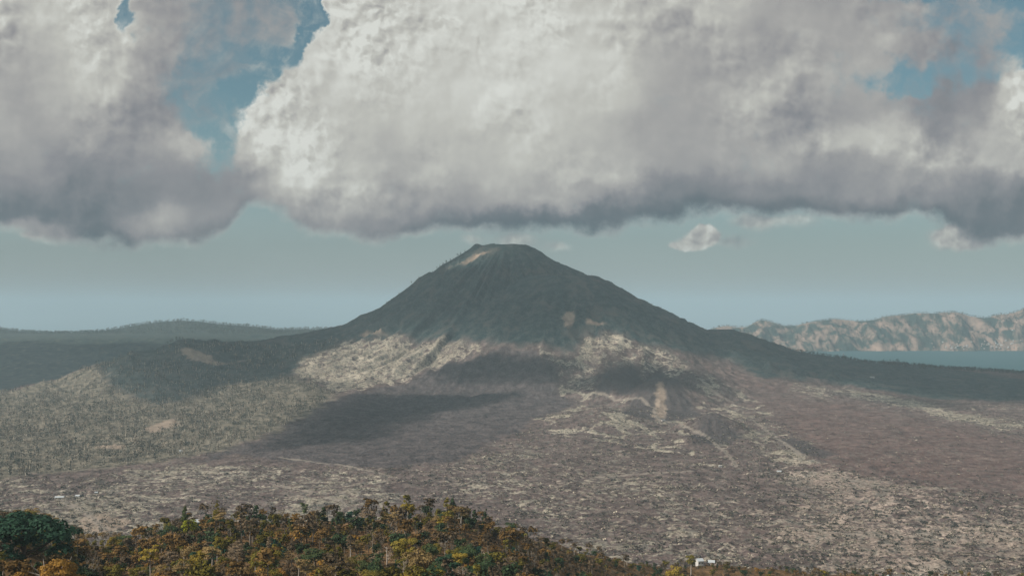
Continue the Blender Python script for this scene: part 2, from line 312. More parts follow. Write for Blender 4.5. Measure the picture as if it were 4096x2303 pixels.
def height(x, y, detail=True):
    b = 512 + 1024 * x / np.maximum(y, 1)
    z = broad(x, np.maximum(y, 960))
    far = y > 5600
    # far caldera wall beyond the lake (right) and wooded ridge (left)
    s1 = ridged(x * .0017 + 4, y * .0006, 4) - .6; s2 = ridged(x * .006, y * .0026, 4) - .6
    crest = CAMZ - (np.interp(b, RC[:, 0], RC[:, 1]) - 303.5) / 1024 * 10100
    t = (y - 9420 + 260 * s1 + 90 * s2) / 640
    tt = np.clip(t, 0, 1); wall = crest * (tt ** .8) + np.clip(t, 0, 1) * (1 - tt) * 190 * (s2 + .5 * s1 + .35 * (ridged(x * .018, y * .007, 3) - .6))
    wall = wall - np.maximum(y - 10130, 0) * .16 - np.where(t < 0, 14, 0)
    z = np.where((b > 560) & (y > 9000), np.maximum(wall, z * 0 - 14), z)
    crl = CAMZ - (np.interp(b, LC[:, 0], LC[:, 1]) - 303.5) / 1024 * 9500
    tl = np.clip((y - 8350 + 200 * s1) / 1120, 0, 1); lw = 186 + (crl - 186) * tl ** .9 + 60 * s2 * tl * (1 - tl)
    lw = lw - np.maximum(y - 9520, 0) * .16
    z = np.where((b < 560) & (y > 8200), np.maximum(lw, 0) , z)
    # craggy inner wall on the left
    z = z + np.where((y > 5600) & (y < 8200) & (b < 400), 26 * s2 * sm(5700, 6200, y) * (1 - sm(6900, 7200, y)), 0)
    v = volcano(x, y)
    z = smax(z, v, 26.0)
    # younger cone on the front of the volcano, pale spur below it
    c2 = cone(x, y, *[(lambda q: (q[0], q[1]))(sp(563, 277, 4430))][0], 545, 560, 330, 1.08, 150, 26, 14)
    z = smax(z, c2, 14.0)
    sp3 = [sp(604, 331, 4080), sp(622, 338, 4020), sp(660, 354, 3880), sp(700, 371, 3760), sp(740, 387, 3640)]
    z = smax(z, ridge_line(x, y, sp3, .42, 9), 12.0)
    z = smax(z, ridge_line(x, y, [sp(604, 331, 4080), sp(575, 352, 3880), sp(556, 372, 3720)], .40, 9), 12.0)
    for (cx, cy, top), R, h, cr in HILLS:
        q = cone(x, y, cx, cy, top, R, h, 1.0, 12 + cr * .6, 7 if R > 100 else 3, 11)
        if cr: q = q - cr * .5 * (1 - sm(cr * .3, cr * 1.1, np.hypot(x - cx, y - cy)))
        z = smax(z, q, 6.0)
    # erosion on the left hill
    hl = sm(3200, 3900, y) * (1 - sm(4700, 5200, y)) * (1 - sm(-1300, -700, x))
    z = z + hl * 26 * (ridged(x * .0042 + y * .0018, y * .0012 + 8, 4) - .62)
    # shore hummocks to the right, fissure pit and rock spike
    z = z + 7 * fbm(x * .006, y * .006 + 50, 4) * (1 - sm(8800, 9300, y)) * np.where(z > 3, 1, .3)
    px, py, pz = sp(811, 381, 3950); r = np.hypot((x - px) / 1.35, y - py); z = z + 14 * np.exp(-((r - 62) / 20) ** 2) - 16 * (1 - sm(25, 58, r))
    px, py, pz = sp(771, 381, 4000); r = np.hypot(x - px, (y - py) * .7); z = np.maximum(z, z + 30 * np.clip(1 - r / 32, 0, 1) ** .7)
    px, py, pz = sp(826, 381, 3950); r = np.hypot((x - px), y - py); z = z + 22 * np.exp(-(r / 30) ** 2)
    if detail:
        w = (1 - sm(4200, 5200, y)) * sm(1000, 1300, y)
        wl = w * (.35 + .65 * sm(-.3, .35, fbm(x * .0022, y * .0022 + 30, 3)))
        z = z + wl * (8.5 * (ridged(x * .016 + .6 * fbm(x * .01, y * .01, 2), y * .016, 5, .55) - .6)) + w * 2.2 * fbm(x * .09, y * .09, 3)
    if detail: z = z + 9 * (ridged(x * .011 + 7, y * .008, 4) - .62) * sm(3200, 3600, y) * (1 - sm(4400, 4800, y)) * sm(-1500, -1200, x) * (1 - sm(-150, 50, x))
    nz = near(x, y)
    z = np.where(y < 1500, smax(z, nz, 10.0), z)
    if detail: z = z + np.where(y < 1400, 1.0 * fbm(x * .08, y * .08 + 3, 4), 0)
    return z
# ---------- plan outlines on the ground (east, north in metres) ----------
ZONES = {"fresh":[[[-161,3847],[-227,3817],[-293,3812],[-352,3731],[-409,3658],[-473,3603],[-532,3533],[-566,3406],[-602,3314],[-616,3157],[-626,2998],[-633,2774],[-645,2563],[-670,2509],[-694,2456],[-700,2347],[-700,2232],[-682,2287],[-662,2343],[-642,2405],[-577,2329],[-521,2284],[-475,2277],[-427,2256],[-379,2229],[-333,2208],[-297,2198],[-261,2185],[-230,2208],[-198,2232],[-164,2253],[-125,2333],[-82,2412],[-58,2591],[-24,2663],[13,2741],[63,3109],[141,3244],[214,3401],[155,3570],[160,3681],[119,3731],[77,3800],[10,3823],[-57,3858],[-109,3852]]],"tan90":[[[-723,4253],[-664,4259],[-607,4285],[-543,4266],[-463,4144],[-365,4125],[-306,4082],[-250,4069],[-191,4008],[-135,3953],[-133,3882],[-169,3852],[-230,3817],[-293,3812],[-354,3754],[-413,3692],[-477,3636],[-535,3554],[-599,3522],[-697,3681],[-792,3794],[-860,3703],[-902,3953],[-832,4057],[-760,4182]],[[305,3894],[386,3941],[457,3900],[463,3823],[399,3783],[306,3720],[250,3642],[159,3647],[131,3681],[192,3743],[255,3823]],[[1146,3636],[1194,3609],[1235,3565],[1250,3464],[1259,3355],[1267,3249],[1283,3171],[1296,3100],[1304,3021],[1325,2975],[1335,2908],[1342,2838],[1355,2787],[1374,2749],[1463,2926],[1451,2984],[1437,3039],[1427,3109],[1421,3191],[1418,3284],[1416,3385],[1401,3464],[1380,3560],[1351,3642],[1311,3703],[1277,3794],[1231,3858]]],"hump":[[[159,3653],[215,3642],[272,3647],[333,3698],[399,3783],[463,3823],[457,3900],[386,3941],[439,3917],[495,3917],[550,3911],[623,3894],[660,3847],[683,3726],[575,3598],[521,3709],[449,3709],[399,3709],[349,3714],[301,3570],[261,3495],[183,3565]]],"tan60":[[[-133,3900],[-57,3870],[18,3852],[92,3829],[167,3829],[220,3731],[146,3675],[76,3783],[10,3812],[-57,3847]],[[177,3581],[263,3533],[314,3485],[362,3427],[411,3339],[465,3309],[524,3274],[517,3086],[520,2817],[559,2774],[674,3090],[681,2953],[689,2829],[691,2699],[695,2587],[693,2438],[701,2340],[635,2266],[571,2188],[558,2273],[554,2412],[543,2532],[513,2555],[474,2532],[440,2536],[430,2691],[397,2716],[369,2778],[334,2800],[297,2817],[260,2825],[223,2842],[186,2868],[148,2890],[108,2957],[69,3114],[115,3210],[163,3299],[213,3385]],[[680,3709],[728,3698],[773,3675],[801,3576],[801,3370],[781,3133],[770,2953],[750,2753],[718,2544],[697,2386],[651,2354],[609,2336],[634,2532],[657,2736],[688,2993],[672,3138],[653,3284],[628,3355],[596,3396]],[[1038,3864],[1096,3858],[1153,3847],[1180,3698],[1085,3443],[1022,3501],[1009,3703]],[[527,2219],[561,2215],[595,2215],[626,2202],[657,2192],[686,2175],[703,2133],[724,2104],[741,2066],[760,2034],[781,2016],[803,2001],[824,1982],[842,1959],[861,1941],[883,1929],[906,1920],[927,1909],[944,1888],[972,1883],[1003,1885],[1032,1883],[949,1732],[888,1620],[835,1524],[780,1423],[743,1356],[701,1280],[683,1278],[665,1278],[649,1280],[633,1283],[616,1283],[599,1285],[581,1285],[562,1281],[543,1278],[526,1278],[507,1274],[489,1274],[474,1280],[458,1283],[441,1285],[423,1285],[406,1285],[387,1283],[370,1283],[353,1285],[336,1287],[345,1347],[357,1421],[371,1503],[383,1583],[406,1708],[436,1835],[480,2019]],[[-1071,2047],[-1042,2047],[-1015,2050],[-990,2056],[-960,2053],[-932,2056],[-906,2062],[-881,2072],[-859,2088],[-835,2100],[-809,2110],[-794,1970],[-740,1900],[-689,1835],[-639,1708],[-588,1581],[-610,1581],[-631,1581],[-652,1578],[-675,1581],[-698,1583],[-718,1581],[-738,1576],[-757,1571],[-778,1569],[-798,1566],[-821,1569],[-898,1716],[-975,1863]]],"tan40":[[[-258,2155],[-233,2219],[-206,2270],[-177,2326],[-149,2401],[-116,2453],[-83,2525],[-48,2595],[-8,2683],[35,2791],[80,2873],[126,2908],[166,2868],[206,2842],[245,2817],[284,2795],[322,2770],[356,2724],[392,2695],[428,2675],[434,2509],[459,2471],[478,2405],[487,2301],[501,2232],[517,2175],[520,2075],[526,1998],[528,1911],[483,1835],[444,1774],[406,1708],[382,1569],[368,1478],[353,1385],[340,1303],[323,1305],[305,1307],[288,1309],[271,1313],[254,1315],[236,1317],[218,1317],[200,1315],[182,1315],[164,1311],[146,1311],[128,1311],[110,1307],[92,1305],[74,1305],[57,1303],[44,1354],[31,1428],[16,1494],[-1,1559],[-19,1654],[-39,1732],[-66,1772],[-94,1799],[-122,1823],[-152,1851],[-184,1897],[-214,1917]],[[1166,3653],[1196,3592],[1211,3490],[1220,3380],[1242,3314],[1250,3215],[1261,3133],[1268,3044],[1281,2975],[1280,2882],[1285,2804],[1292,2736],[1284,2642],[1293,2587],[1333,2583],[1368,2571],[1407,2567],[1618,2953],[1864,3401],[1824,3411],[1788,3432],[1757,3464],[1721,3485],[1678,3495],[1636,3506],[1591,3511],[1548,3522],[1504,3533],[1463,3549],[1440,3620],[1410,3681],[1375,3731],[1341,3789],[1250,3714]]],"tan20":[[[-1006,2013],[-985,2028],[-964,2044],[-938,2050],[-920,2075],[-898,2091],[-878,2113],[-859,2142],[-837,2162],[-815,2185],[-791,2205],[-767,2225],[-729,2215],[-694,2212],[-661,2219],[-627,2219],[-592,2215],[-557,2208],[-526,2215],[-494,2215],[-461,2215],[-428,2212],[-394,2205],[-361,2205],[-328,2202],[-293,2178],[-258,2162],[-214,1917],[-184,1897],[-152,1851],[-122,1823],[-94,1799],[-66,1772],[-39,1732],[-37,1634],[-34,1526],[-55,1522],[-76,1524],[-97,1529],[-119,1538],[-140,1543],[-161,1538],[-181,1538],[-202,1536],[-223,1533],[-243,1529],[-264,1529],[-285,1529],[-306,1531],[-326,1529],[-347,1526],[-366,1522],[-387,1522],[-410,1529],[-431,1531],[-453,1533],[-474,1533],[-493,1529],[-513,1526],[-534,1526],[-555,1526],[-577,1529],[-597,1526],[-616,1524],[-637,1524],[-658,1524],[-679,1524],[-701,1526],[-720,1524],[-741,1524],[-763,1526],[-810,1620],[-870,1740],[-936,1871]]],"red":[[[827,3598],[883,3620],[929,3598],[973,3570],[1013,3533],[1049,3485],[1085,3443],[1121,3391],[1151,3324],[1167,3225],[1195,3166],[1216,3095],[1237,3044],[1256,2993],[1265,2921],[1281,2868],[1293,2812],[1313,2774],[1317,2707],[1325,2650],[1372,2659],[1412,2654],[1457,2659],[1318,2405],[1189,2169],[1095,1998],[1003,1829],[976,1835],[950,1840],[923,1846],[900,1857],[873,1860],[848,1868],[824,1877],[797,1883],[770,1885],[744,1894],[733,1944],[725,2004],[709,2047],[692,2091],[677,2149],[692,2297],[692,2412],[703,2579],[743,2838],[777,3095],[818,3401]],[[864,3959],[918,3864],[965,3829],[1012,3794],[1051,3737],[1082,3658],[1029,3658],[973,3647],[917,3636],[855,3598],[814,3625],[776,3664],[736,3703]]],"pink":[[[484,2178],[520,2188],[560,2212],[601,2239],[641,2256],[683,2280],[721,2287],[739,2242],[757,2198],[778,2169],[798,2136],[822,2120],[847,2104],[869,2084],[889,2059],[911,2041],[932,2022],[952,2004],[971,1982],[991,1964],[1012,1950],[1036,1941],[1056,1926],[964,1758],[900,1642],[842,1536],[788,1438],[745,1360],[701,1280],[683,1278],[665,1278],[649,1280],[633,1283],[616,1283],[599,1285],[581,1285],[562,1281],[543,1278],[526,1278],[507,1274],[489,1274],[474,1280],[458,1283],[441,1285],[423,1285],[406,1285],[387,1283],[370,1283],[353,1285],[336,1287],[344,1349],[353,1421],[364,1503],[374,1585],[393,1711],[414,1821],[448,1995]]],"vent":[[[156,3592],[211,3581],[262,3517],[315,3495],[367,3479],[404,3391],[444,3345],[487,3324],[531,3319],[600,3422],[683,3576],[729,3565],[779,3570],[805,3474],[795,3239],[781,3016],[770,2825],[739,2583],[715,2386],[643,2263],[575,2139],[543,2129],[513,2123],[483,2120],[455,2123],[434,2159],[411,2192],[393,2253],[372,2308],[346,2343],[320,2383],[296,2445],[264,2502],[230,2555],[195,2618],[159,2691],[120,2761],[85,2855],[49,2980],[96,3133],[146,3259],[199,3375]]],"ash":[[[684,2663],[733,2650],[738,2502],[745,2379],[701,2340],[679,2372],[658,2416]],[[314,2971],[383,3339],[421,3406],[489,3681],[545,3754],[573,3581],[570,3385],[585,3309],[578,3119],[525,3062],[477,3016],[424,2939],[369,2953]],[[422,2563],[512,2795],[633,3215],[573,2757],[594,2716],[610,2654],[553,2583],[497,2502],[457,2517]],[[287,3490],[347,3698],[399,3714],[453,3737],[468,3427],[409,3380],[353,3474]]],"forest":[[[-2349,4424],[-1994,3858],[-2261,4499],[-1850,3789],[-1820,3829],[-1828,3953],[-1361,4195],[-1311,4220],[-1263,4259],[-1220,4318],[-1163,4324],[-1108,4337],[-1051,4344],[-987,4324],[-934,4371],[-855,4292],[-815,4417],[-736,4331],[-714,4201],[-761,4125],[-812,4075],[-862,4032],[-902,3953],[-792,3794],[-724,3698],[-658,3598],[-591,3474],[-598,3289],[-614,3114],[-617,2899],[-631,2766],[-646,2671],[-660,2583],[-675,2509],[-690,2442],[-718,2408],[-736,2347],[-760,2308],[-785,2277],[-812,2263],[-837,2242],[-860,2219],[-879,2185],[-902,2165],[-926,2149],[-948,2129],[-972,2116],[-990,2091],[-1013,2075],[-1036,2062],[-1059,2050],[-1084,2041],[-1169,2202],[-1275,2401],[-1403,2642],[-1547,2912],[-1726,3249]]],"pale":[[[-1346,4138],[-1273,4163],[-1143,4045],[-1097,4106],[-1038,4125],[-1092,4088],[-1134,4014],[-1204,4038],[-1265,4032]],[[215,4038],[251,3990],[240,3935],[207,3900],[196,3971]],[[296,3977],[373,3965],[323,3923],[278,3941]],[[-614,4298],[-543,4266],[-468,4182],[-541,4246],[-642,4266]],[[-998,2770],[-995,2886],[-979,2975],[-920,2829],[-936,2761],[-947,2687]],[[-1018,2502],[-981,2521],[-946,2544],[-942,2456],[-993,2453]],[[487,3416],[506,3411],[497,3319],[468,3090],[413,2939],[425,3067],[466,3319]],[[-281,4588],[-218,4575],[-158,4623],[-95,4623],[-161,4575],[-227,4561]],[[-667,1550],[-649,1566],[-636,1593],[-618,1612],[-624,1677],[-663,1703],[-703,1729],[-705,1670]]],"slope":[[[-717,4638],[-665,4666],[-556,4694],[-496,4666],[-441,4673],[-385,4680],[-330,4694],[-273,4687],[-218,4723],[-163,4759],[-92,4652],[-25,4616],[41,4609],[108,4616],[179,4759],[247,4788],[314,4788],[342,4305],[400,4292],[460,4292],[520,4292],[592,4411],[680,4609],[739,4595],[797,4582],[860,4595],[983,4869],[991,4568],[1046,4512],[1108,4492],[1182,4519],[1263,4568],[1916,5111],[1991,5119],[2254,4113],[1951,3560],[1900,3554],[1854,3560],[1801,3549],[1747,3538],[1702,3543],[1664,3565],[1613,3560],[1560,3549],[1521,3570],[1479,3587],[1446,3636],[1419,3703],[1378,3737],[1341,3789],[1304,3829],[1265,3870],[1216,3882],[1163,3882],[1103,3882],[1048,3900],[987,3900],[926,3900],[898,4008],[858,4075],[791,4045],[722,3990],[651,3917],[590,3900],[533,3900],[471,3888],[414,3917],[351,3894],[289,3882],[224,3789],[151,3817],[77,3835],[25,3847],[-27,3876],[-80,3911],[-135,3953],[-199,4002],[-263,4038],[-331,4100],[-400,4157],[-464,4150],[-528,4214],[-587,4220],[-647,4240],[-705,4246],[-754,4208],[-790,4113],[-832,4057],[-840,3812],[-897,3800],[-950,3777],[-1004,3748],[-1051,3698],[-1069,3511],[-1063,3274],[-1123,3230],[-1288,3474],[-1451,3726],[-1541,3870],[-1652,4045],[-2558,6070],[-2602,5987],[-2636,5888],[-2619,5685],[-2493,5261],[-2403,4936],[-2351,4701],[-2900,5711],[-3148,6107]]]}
TRACKS = [[[433,2998],[452,2971],[472,2948],[465,2774],[480,2736],[495,2703],[509,2667],[501,2536],[506,2483],[505,2401],[484,2219]],[[417,3339],[435,3279],[431,3067],[426,2953]],[[713,3002],[704,2868],[697,2753],[684,2622],[680,2544],[672,2453],[667,2379]],[[287,3490],[312,3469],[337,3448],[358,3391],[382,3370],[405,3345]],[[657,3587],[674,3527],[691,3474],[712,3448],[737,3437]],[[-532,2333],[-511,2322],[-489,2311],[-469,2304],[-446,2287],[-424,2273],[-402,2253],[-381,2239],[-358,2215],[-337,2198],[-314,2165],[-292,2136],[-271,2110],[-250,2084],[-231,2062]],[[-465,2004],[-445,1992],[-425,1976],[-404,1956],[-381,1923],[-360,1903],[-347,1909],[-332,1911],[-318,1911],[-303,1914],[-288,1914]],[[-338,1863],[-316,1840],[-296,1823],[-296,1742]],[[-819,1854],[-782,1807],[-746,1761],[-716,1726],[-680,1672],[-643,1612]],[[173,2097],[189,2104],[206,2110],[223,2116],[241,2123],[259,2136],[276,2142],[293,2146],[310,2146],[326,2142],[342,2139],[359,2139],[375,2136]],[[654,2075],[666,2059],[678,2044],[691,2031],[701,2013],[710,1989],[718,1967],[726,1944],[741,1941],[756,1938],[776,1947],[794,1953],[814,1961],[833,1967],[853,1976]],[[473,1598],[482,1585],[492,1576],[503,1569],[515,1564],[525,1557],[537,1552],[548,1547],[562,1552],[576,1559],[589,1562],[602,1564],[615,1566],[629,1571],[642,1571],[654,1571],[667,1573],[681,1578]]]
CLOUD_PLANS = [{"n":0,"p":[[-4061,3049],[-3999,2865],[-3929,2681],[-3783,2433],[-3710,2324],[-3630,2199],[-3597,2220],[-3567,2250],[-3564,2495],[-3534,2684],[-3477,2721],[-3425,2774],[-3375,2751],[-3329,2740],[-3283,2698],[-3231,2623],[-3186,2578],[-3138,2522],[-3090,2463],[-3062,2624],[-3118,2689],[-3184,2783],[-3234,2832],[-3289,2893],[-3342,2944],[-3266,3101],[-3212,3123],[-3160,3152],[-3104,3182],[-3002,3299],[-2933,3293],[-2869,3326],[-2821,3312],[-2765,3248],[-2696,3250],[-2633,3236],[-2571,3122],[-2519,3114],[-2460,3040],[-2420,3002],[-2375,2972],[-2330,2942],[-2288,2923],[-2242,2918],[-2213,2871],[-2184,2865],[-2116,2864],[-1995,2961],[-1887,3037],[-1856,3020],[-1830,3007],[-1804,3005],[-1778,2985],[-1737,2955],[-1667,2991],[-1599,3089],[-1539,3122],[-1572,2934],[-1537,2919],[-1503,2904],[-1471,2873],[-1435,2852],[-1398,2831],[-1365,2794],[-1253,2912],[-1222,2894],[-1207,2819],[-1198,2724],[-1165,2706],[-1135,2676],[-1107,2647],[-1082,2608],[-1053,2579],[-1025,2541],[-996,2509],[-963,2486],[-929,2470],[-899,2443],[-873,2406],[-851,2365],[-826,2325],[-795,2299],[-759,2288],[753,2287],[2561,3150],[1061,4550],[-39,4900],[-2570,5277],[-4033,5832],[-5733,5782],[-7633,5732],[-7828,4055],[-5525,3606],[-4655,3264],[-4113,3100]],"h":[[[-2283,3786],[-2139,3853],[-1996,3910],[-1956,3895],[-2001,3851],[-2097,3794],[-2187,3774]]]},{"n":1,"p":[[-2746,2821],[-2676,2821],[-2613,2871],[-2539,2818],[-2474,2780],[-2394,2755],[-2312,2759],[-2274,2725],[-2229,2705],[-2316,2630],[-2382,2643],[-2453,2659],[-2529,2663],[-2606,2671],[-2662,2697],[-2715,2707]],"h":[]},{"n":2,"p":[[-3169,2143],[-3136,2223],[-3103,2314],[-3065,2398],[-3030,2505],[-2965,2476],[-2904,2457],[-2837,2462],[-2771,2467],[-2714,2494],[-2657,2516],[-2596,2529],[-2692,2389],[-2750,2310],[-2803,2223],[-2851,2194],[-2894,2141],[-2938,2108],[-2961,1947],[-2995,1853],[-3022,1761],[-3035,1637],[-3054,1549],[-3091,1517],[-3123,1478],[-3149,1429],[-3168,1725],[-3160,1897]],"h":[]},{"n":3,"p":[[-2281,2644],[-2223,2653],[-2164,2651],[-2053,2795],[-2005,2771],[-1989,2723],[-1904,2765],[-1843,2655],[-1957,2387],[-2019,2379],[-2077,2401],[-2144,2501],[-2206,2516],[-2264,2586]],"h":[]},{"n":4,"p":[[-2309,2657],[-2275,2597],[-2207,2498],[-2279,2527],[-2353,2557]],"h":[]},{"n":5,"p":[[-1411,2671],[-1370,2657],[-1331,2639],[-1293,2610],[-1257,2581],[-1225,2526],[-1198,2461],[-1173,2392],[-1151,2320],[-1128,2255],[-1164,2275],[-1191,2320],[-1226,2345],[-1264,2361],[-1284,2445],[-1311,2515],[-1338,2587],[-1373,2634]],"h":[]}]
PLACES = {"hut_a":[[445,2188,76]],"hut_b":[[564,2162,70]],"shed":[[-823,1863,70]],"shed2":[[-793,1871,70]],"shed3":[[-777,1914,72]],"cinder":[[438,2966,84]],"lone":[[1438,4088,132]],"forest_hut":[[-780,2412,77]]}
# ---------- mesh helpers ----------
def mesh_np(name, V, F, mat=None, attrs=None, smooth=True, link=True, parent=None, mats=None, mi=None):
    me = bpy.data.meshes.new(name); V = np.asarray(V, np.float32); F = np.asarray(F, np.int32); k = F.shape[1]
    me.vertices.add(len(V)); me.vertices.foreach_set('co', V.ravel())
    me.loops.add(F.size); me.loops.foreach_set('vertex_index', F.ravel())
    me.polygons.add(len(F)); me.polygons.foreach_set('loop_start', np.arange(0, F.size, k, dtype=np.int32))
    me.update(calc_edges=True)
    me.polygons.foreach_set('use_smooth', np.full(len(F), smooth))
    for an, arr in (attrs or {}).items():
        a = me.attributes.new(an, 'FLOAT_COLOR', 'POINT')
        c = np.ones((len(V), 4), np.float32); c[:, :3] = arr; a.data.foreach_set('color', c.ravel())
    for m_ in ([mat] if mat else (mats or [])): me.materials.append(m_)
    if mi is not None: me.polygons.foreach_set('material_index', np.asarray(mi, np.int32))
    o = bpy.data.objects.new(name, me)
    if link: col.objects.link(o)
    if parent: o.parent = parent
    return o
def grid_faces(nr, nc):
    i = np.arange(nr - 1)[:, None] * nc + np.arange(nc - 1)[None]
    return np.stack([i, i + 1, i + nc + 1, i + nc], -1).reshape(-1, 4)
def tag(o, label=None, cat=None, group=None, kind=None):
    if label: o['label'] = label
    if cat: o['category'] = cat
    if group: o['group'] = group
    if kind: o['kind'] = kind
    return o
def material(name):
    m = bpy.data.materials.new(name); m.use_nodes = True; t = NT(m.node_tree); t.n.clear()
    return m, t
def finish(t, colr, rough=.95, trans=None, spec=0.1, bump=None, bstr=.3, bdist=1.0, metallic=0.0):
    p = t.n.new('ShaderNodeBsdfPrincipled'); t.put(p.inputs['Base Color'], colr); t.put(p.inputs['Roughness'], rough); t.put(p.inputs['Specular IOR Level'], spec); t.put(p.inputs['Metallic'], metallic)
    if bump is not None:
        b = t.n.new('ShaderNodeBump'); b.inputs['Strength'].default_value = bstr; b.inputs['Distance'].default_value = bdist; t.put(b.inputs['Height'], bump); t.l.new(b.outputs[0], p.inputs['Normal'])
    sh = p.outputs[0]
    if trans:
        q = t.n.new('ShaderNodeBsdfTranslucent'); t.put(q.inputs[0], colr); x = t.n.new('ShaderNodeMixShader'); x.inputs[0].default_value = trans
        t.l.new(sh, x.inputs[1]); t.l.new(q.outputs[0], x.inputs[2]); sh = x.outputs[0]
    o = t.n.new('ShaderNodeOutputMaterial'); t.l.new(sh, o.inputs[0])

# ---------- zones on a 14 m lattice ----------
ZX = np.arange(-3600, 3601, 14.0); ZY = np.arange(1200, 7001, 14.0)
def signed(poly, X, Y):
    P_ = np.asarray(poly, float); inside = np.zeros(X.shape, bool); best = np.full(X.shape, 1e9)
    n = len(P_)
    for i in range(n):
        x0, y0 = P_[i]; x1, y1 = P_[(i + 1) % n]; vx, vy = x1 - x0, y1 - y0; L = vx * vx + vy * vy + 1e-9
        t = np.clip(((X - x0) * vx + (Y - y0) * vy) / L, 0, 1); best = np.minimum(best, (X - x0 - t * vx) ** 2 + (Y - y0 - t * vy) ** 2)
        c = (y0 > Y) != (y1 > Y); xx = x0 + (Y - y0) * vx / (vy if abs(vy) > 1e-9 else 1e-9); inside ^= c & (X < xx)
    return np.where(inside, 1, -1) * np.sqrt(best)
def lattice(polys):
    X, Y = np.meshgrid(ZX, ZY); best = np.full(X.shape, -600.0)
    for p_ in polys:
        P_ = np.array(p_, float)
        if len(P_) < 3: continue
        i0, i1 = np.searchsorted(ZX, [P_[:, 0].min() - 200, P_[:, 0].max() + 200]); j0, j1 = np.searchsorted(ZY, [P_[:, 1].min() - 200, P_[:, 1].max() + 200])
        if i1 <= i0 or j1 <= j0: continue
        best[j0:j1, i0:i1] = np.maximum(best[j0:j1, i0:i1], signed(p_, X[j0:j1, i0:i1], Y[j0:j1, i0:i1]))
    return best
ZL = {k: lattice(v) for k, v in ZONES.items()}
def zone(name, x, y, soft=40.0, warp=45.0, wl=.012):
    A = ZL[name]
    xw = x + warp * fbm(x * wl + 5, y * wl, 4, .6); yw = y + warp * 1.6 * fbm(x * wl - 9, y * wl + 4, 4, .6)
    fx = np.clip((xw - ZX[0]) / 14, 0, len(ZX) - 1.001); fy = np.clip((yw - ZY[0]) / 14, 0, len(ZY) - 1.001)
    i = fx.astype(int); j = fy.astype(int); a = fx - i; b = fy - j
    d = A[j, i] * (1 - a) * (1 - b) + A[j, i + 1] * a * (1 - b) + A[j + 1, i] * (1 - a) * b + A[j + 1, i + 1] * a * b
    return sm(-soft, soft, d)

# ---------- the ground: one sheet from below the viewpoint to behind the caldera walls ----------
ub = np.concatenate([-np.linspace(1.9, .58, 40)[:-1], np.linspace(-.58, .58, 1120), np.linspace(.58, 1.9, 40)[1:]])
rows = np.concatenate([np.linspace(4, 250, 30)[:-1], np.exp(np.linspace(np.log(250), np.log(1250), 430))[:-1], np.exp(np.linspace(np.log(1250), np.log(5600), 620))[:-1], np.exp(np.linspace(np.log(5600), np.log(11600), 190))])
UU, YY = np.meshgrid(ub, rows); XX = UU * YY
GZ = np.concatenate([height(XX[i:i + 100], YY[i:i + 100]) for i in range(0, len(rows), 100)])
x_, y_, z_ = XX.ravel(), YY.ravel(), GZ.ravel()
def zcat(f): return np.concatenate([f(x_[i:i + 200000], y_[i:i + 200000]) for i in range(0, len(x_), 200000)])
tan = np.maximum.reduce([zcat(lambda a, b: zone('tan90', a, b, 55, 95)) * .56, zcat(lambda a, b: zone('tan60', a, b, 80, 110)) * .46, zcat(lambda a, b: zone('hump', a, b, 40, 60)) * .42, zcat(lambda a, b: zone('tan40', a, b, 110, 90)) * .30, zcat(lambda a, b: zone('tan20', a, b, 60, 80)) * .36, np.where((y_ > 1200) & (y_ < 4600), .15, 0)])
fresh = zcat(lambda a, b: zone('fresh', a, b, 16, 40)); tan = tan * (1 - .93 * fresh)
forest = zcat(lambda a, b: zone('forest', a, b, 25, 40)); pink = zcat(lambda a, b: zone('pink', a, b, 200, 120)); vent = zcat(lambda a, b: zone('vent', a, b, 60, 60)) * (1 - fresh); ash = zcat(lambda a, b: zone('ash', a, b, 14, 14)); tan = tan * (1 - .9 * ash); red = zcat(lambda a, b: zone('red', a, b, 120, 120)); pale = zcat(lambda a, b: zone('pale', a, b, 7, 16, .03))
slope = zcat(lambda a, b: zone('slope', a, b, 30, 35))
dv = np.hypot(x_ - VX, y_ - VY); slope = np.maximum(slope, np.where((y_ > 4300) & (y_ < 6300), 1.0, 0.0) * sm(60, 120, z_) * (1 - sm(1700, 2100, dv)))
tan *= (1 - forest) * (1 - slope); tan *= np.where(y_ < 3400, 1 + .95 * zcat(lambda a, b: fbm(a / 260 + 3, b / 420, 4)), 1)
farw = np.where(y_ > 8000, 1.0, 0.0) * sm(560, 700, 512 + 1024 * x_ / y_); farl = np.where(y_ > 5400, 1.0, 0.0) * (1 - farw)
nr_ = near(x_, y_); nearm = np.where(y_ < 1500, sm(-16, 4, nr_ - z_ + 4 * fbm(x_ * .03, y_ * .03, 3)), 0) * (1 - sm(1150, 1400, y_))
track = np.zeros(len(x_))
for tr in TRACKS:
    P_ = np.array(tr, float)
    if len(P_) < 2: continue
    k = np.where((x_ > P_[:, 0].min() - 40) & (x_ < P_[:, 0].max() + 40) & (y_ > P_[:, 1].min() - 60) & (y_ < P_[:, 1].max() + 60))[0]
    d = np.full(len(k), 1e9)
    for (x0, y0), (x1, y1) in zip(P_[:-1], P_[1:]):
        vx, vy = x1 - x0, y1 - y0; t = np.clip(((x_[k] - x0) * vx + (y_[k] - y0) * vy) / (vx * vx + vy * vy + 1e-9), 0, 1)
        d = np.minimum(d, np.hypot(x_[k] - x0 - t * vx, y_[k] - y0 - t * vy))
    track[k] = np.maximum(track[k], 1 - sm(3.0, 9.0, d + 3 * perlin(x_[k] * .04, y_[k] * .04)))

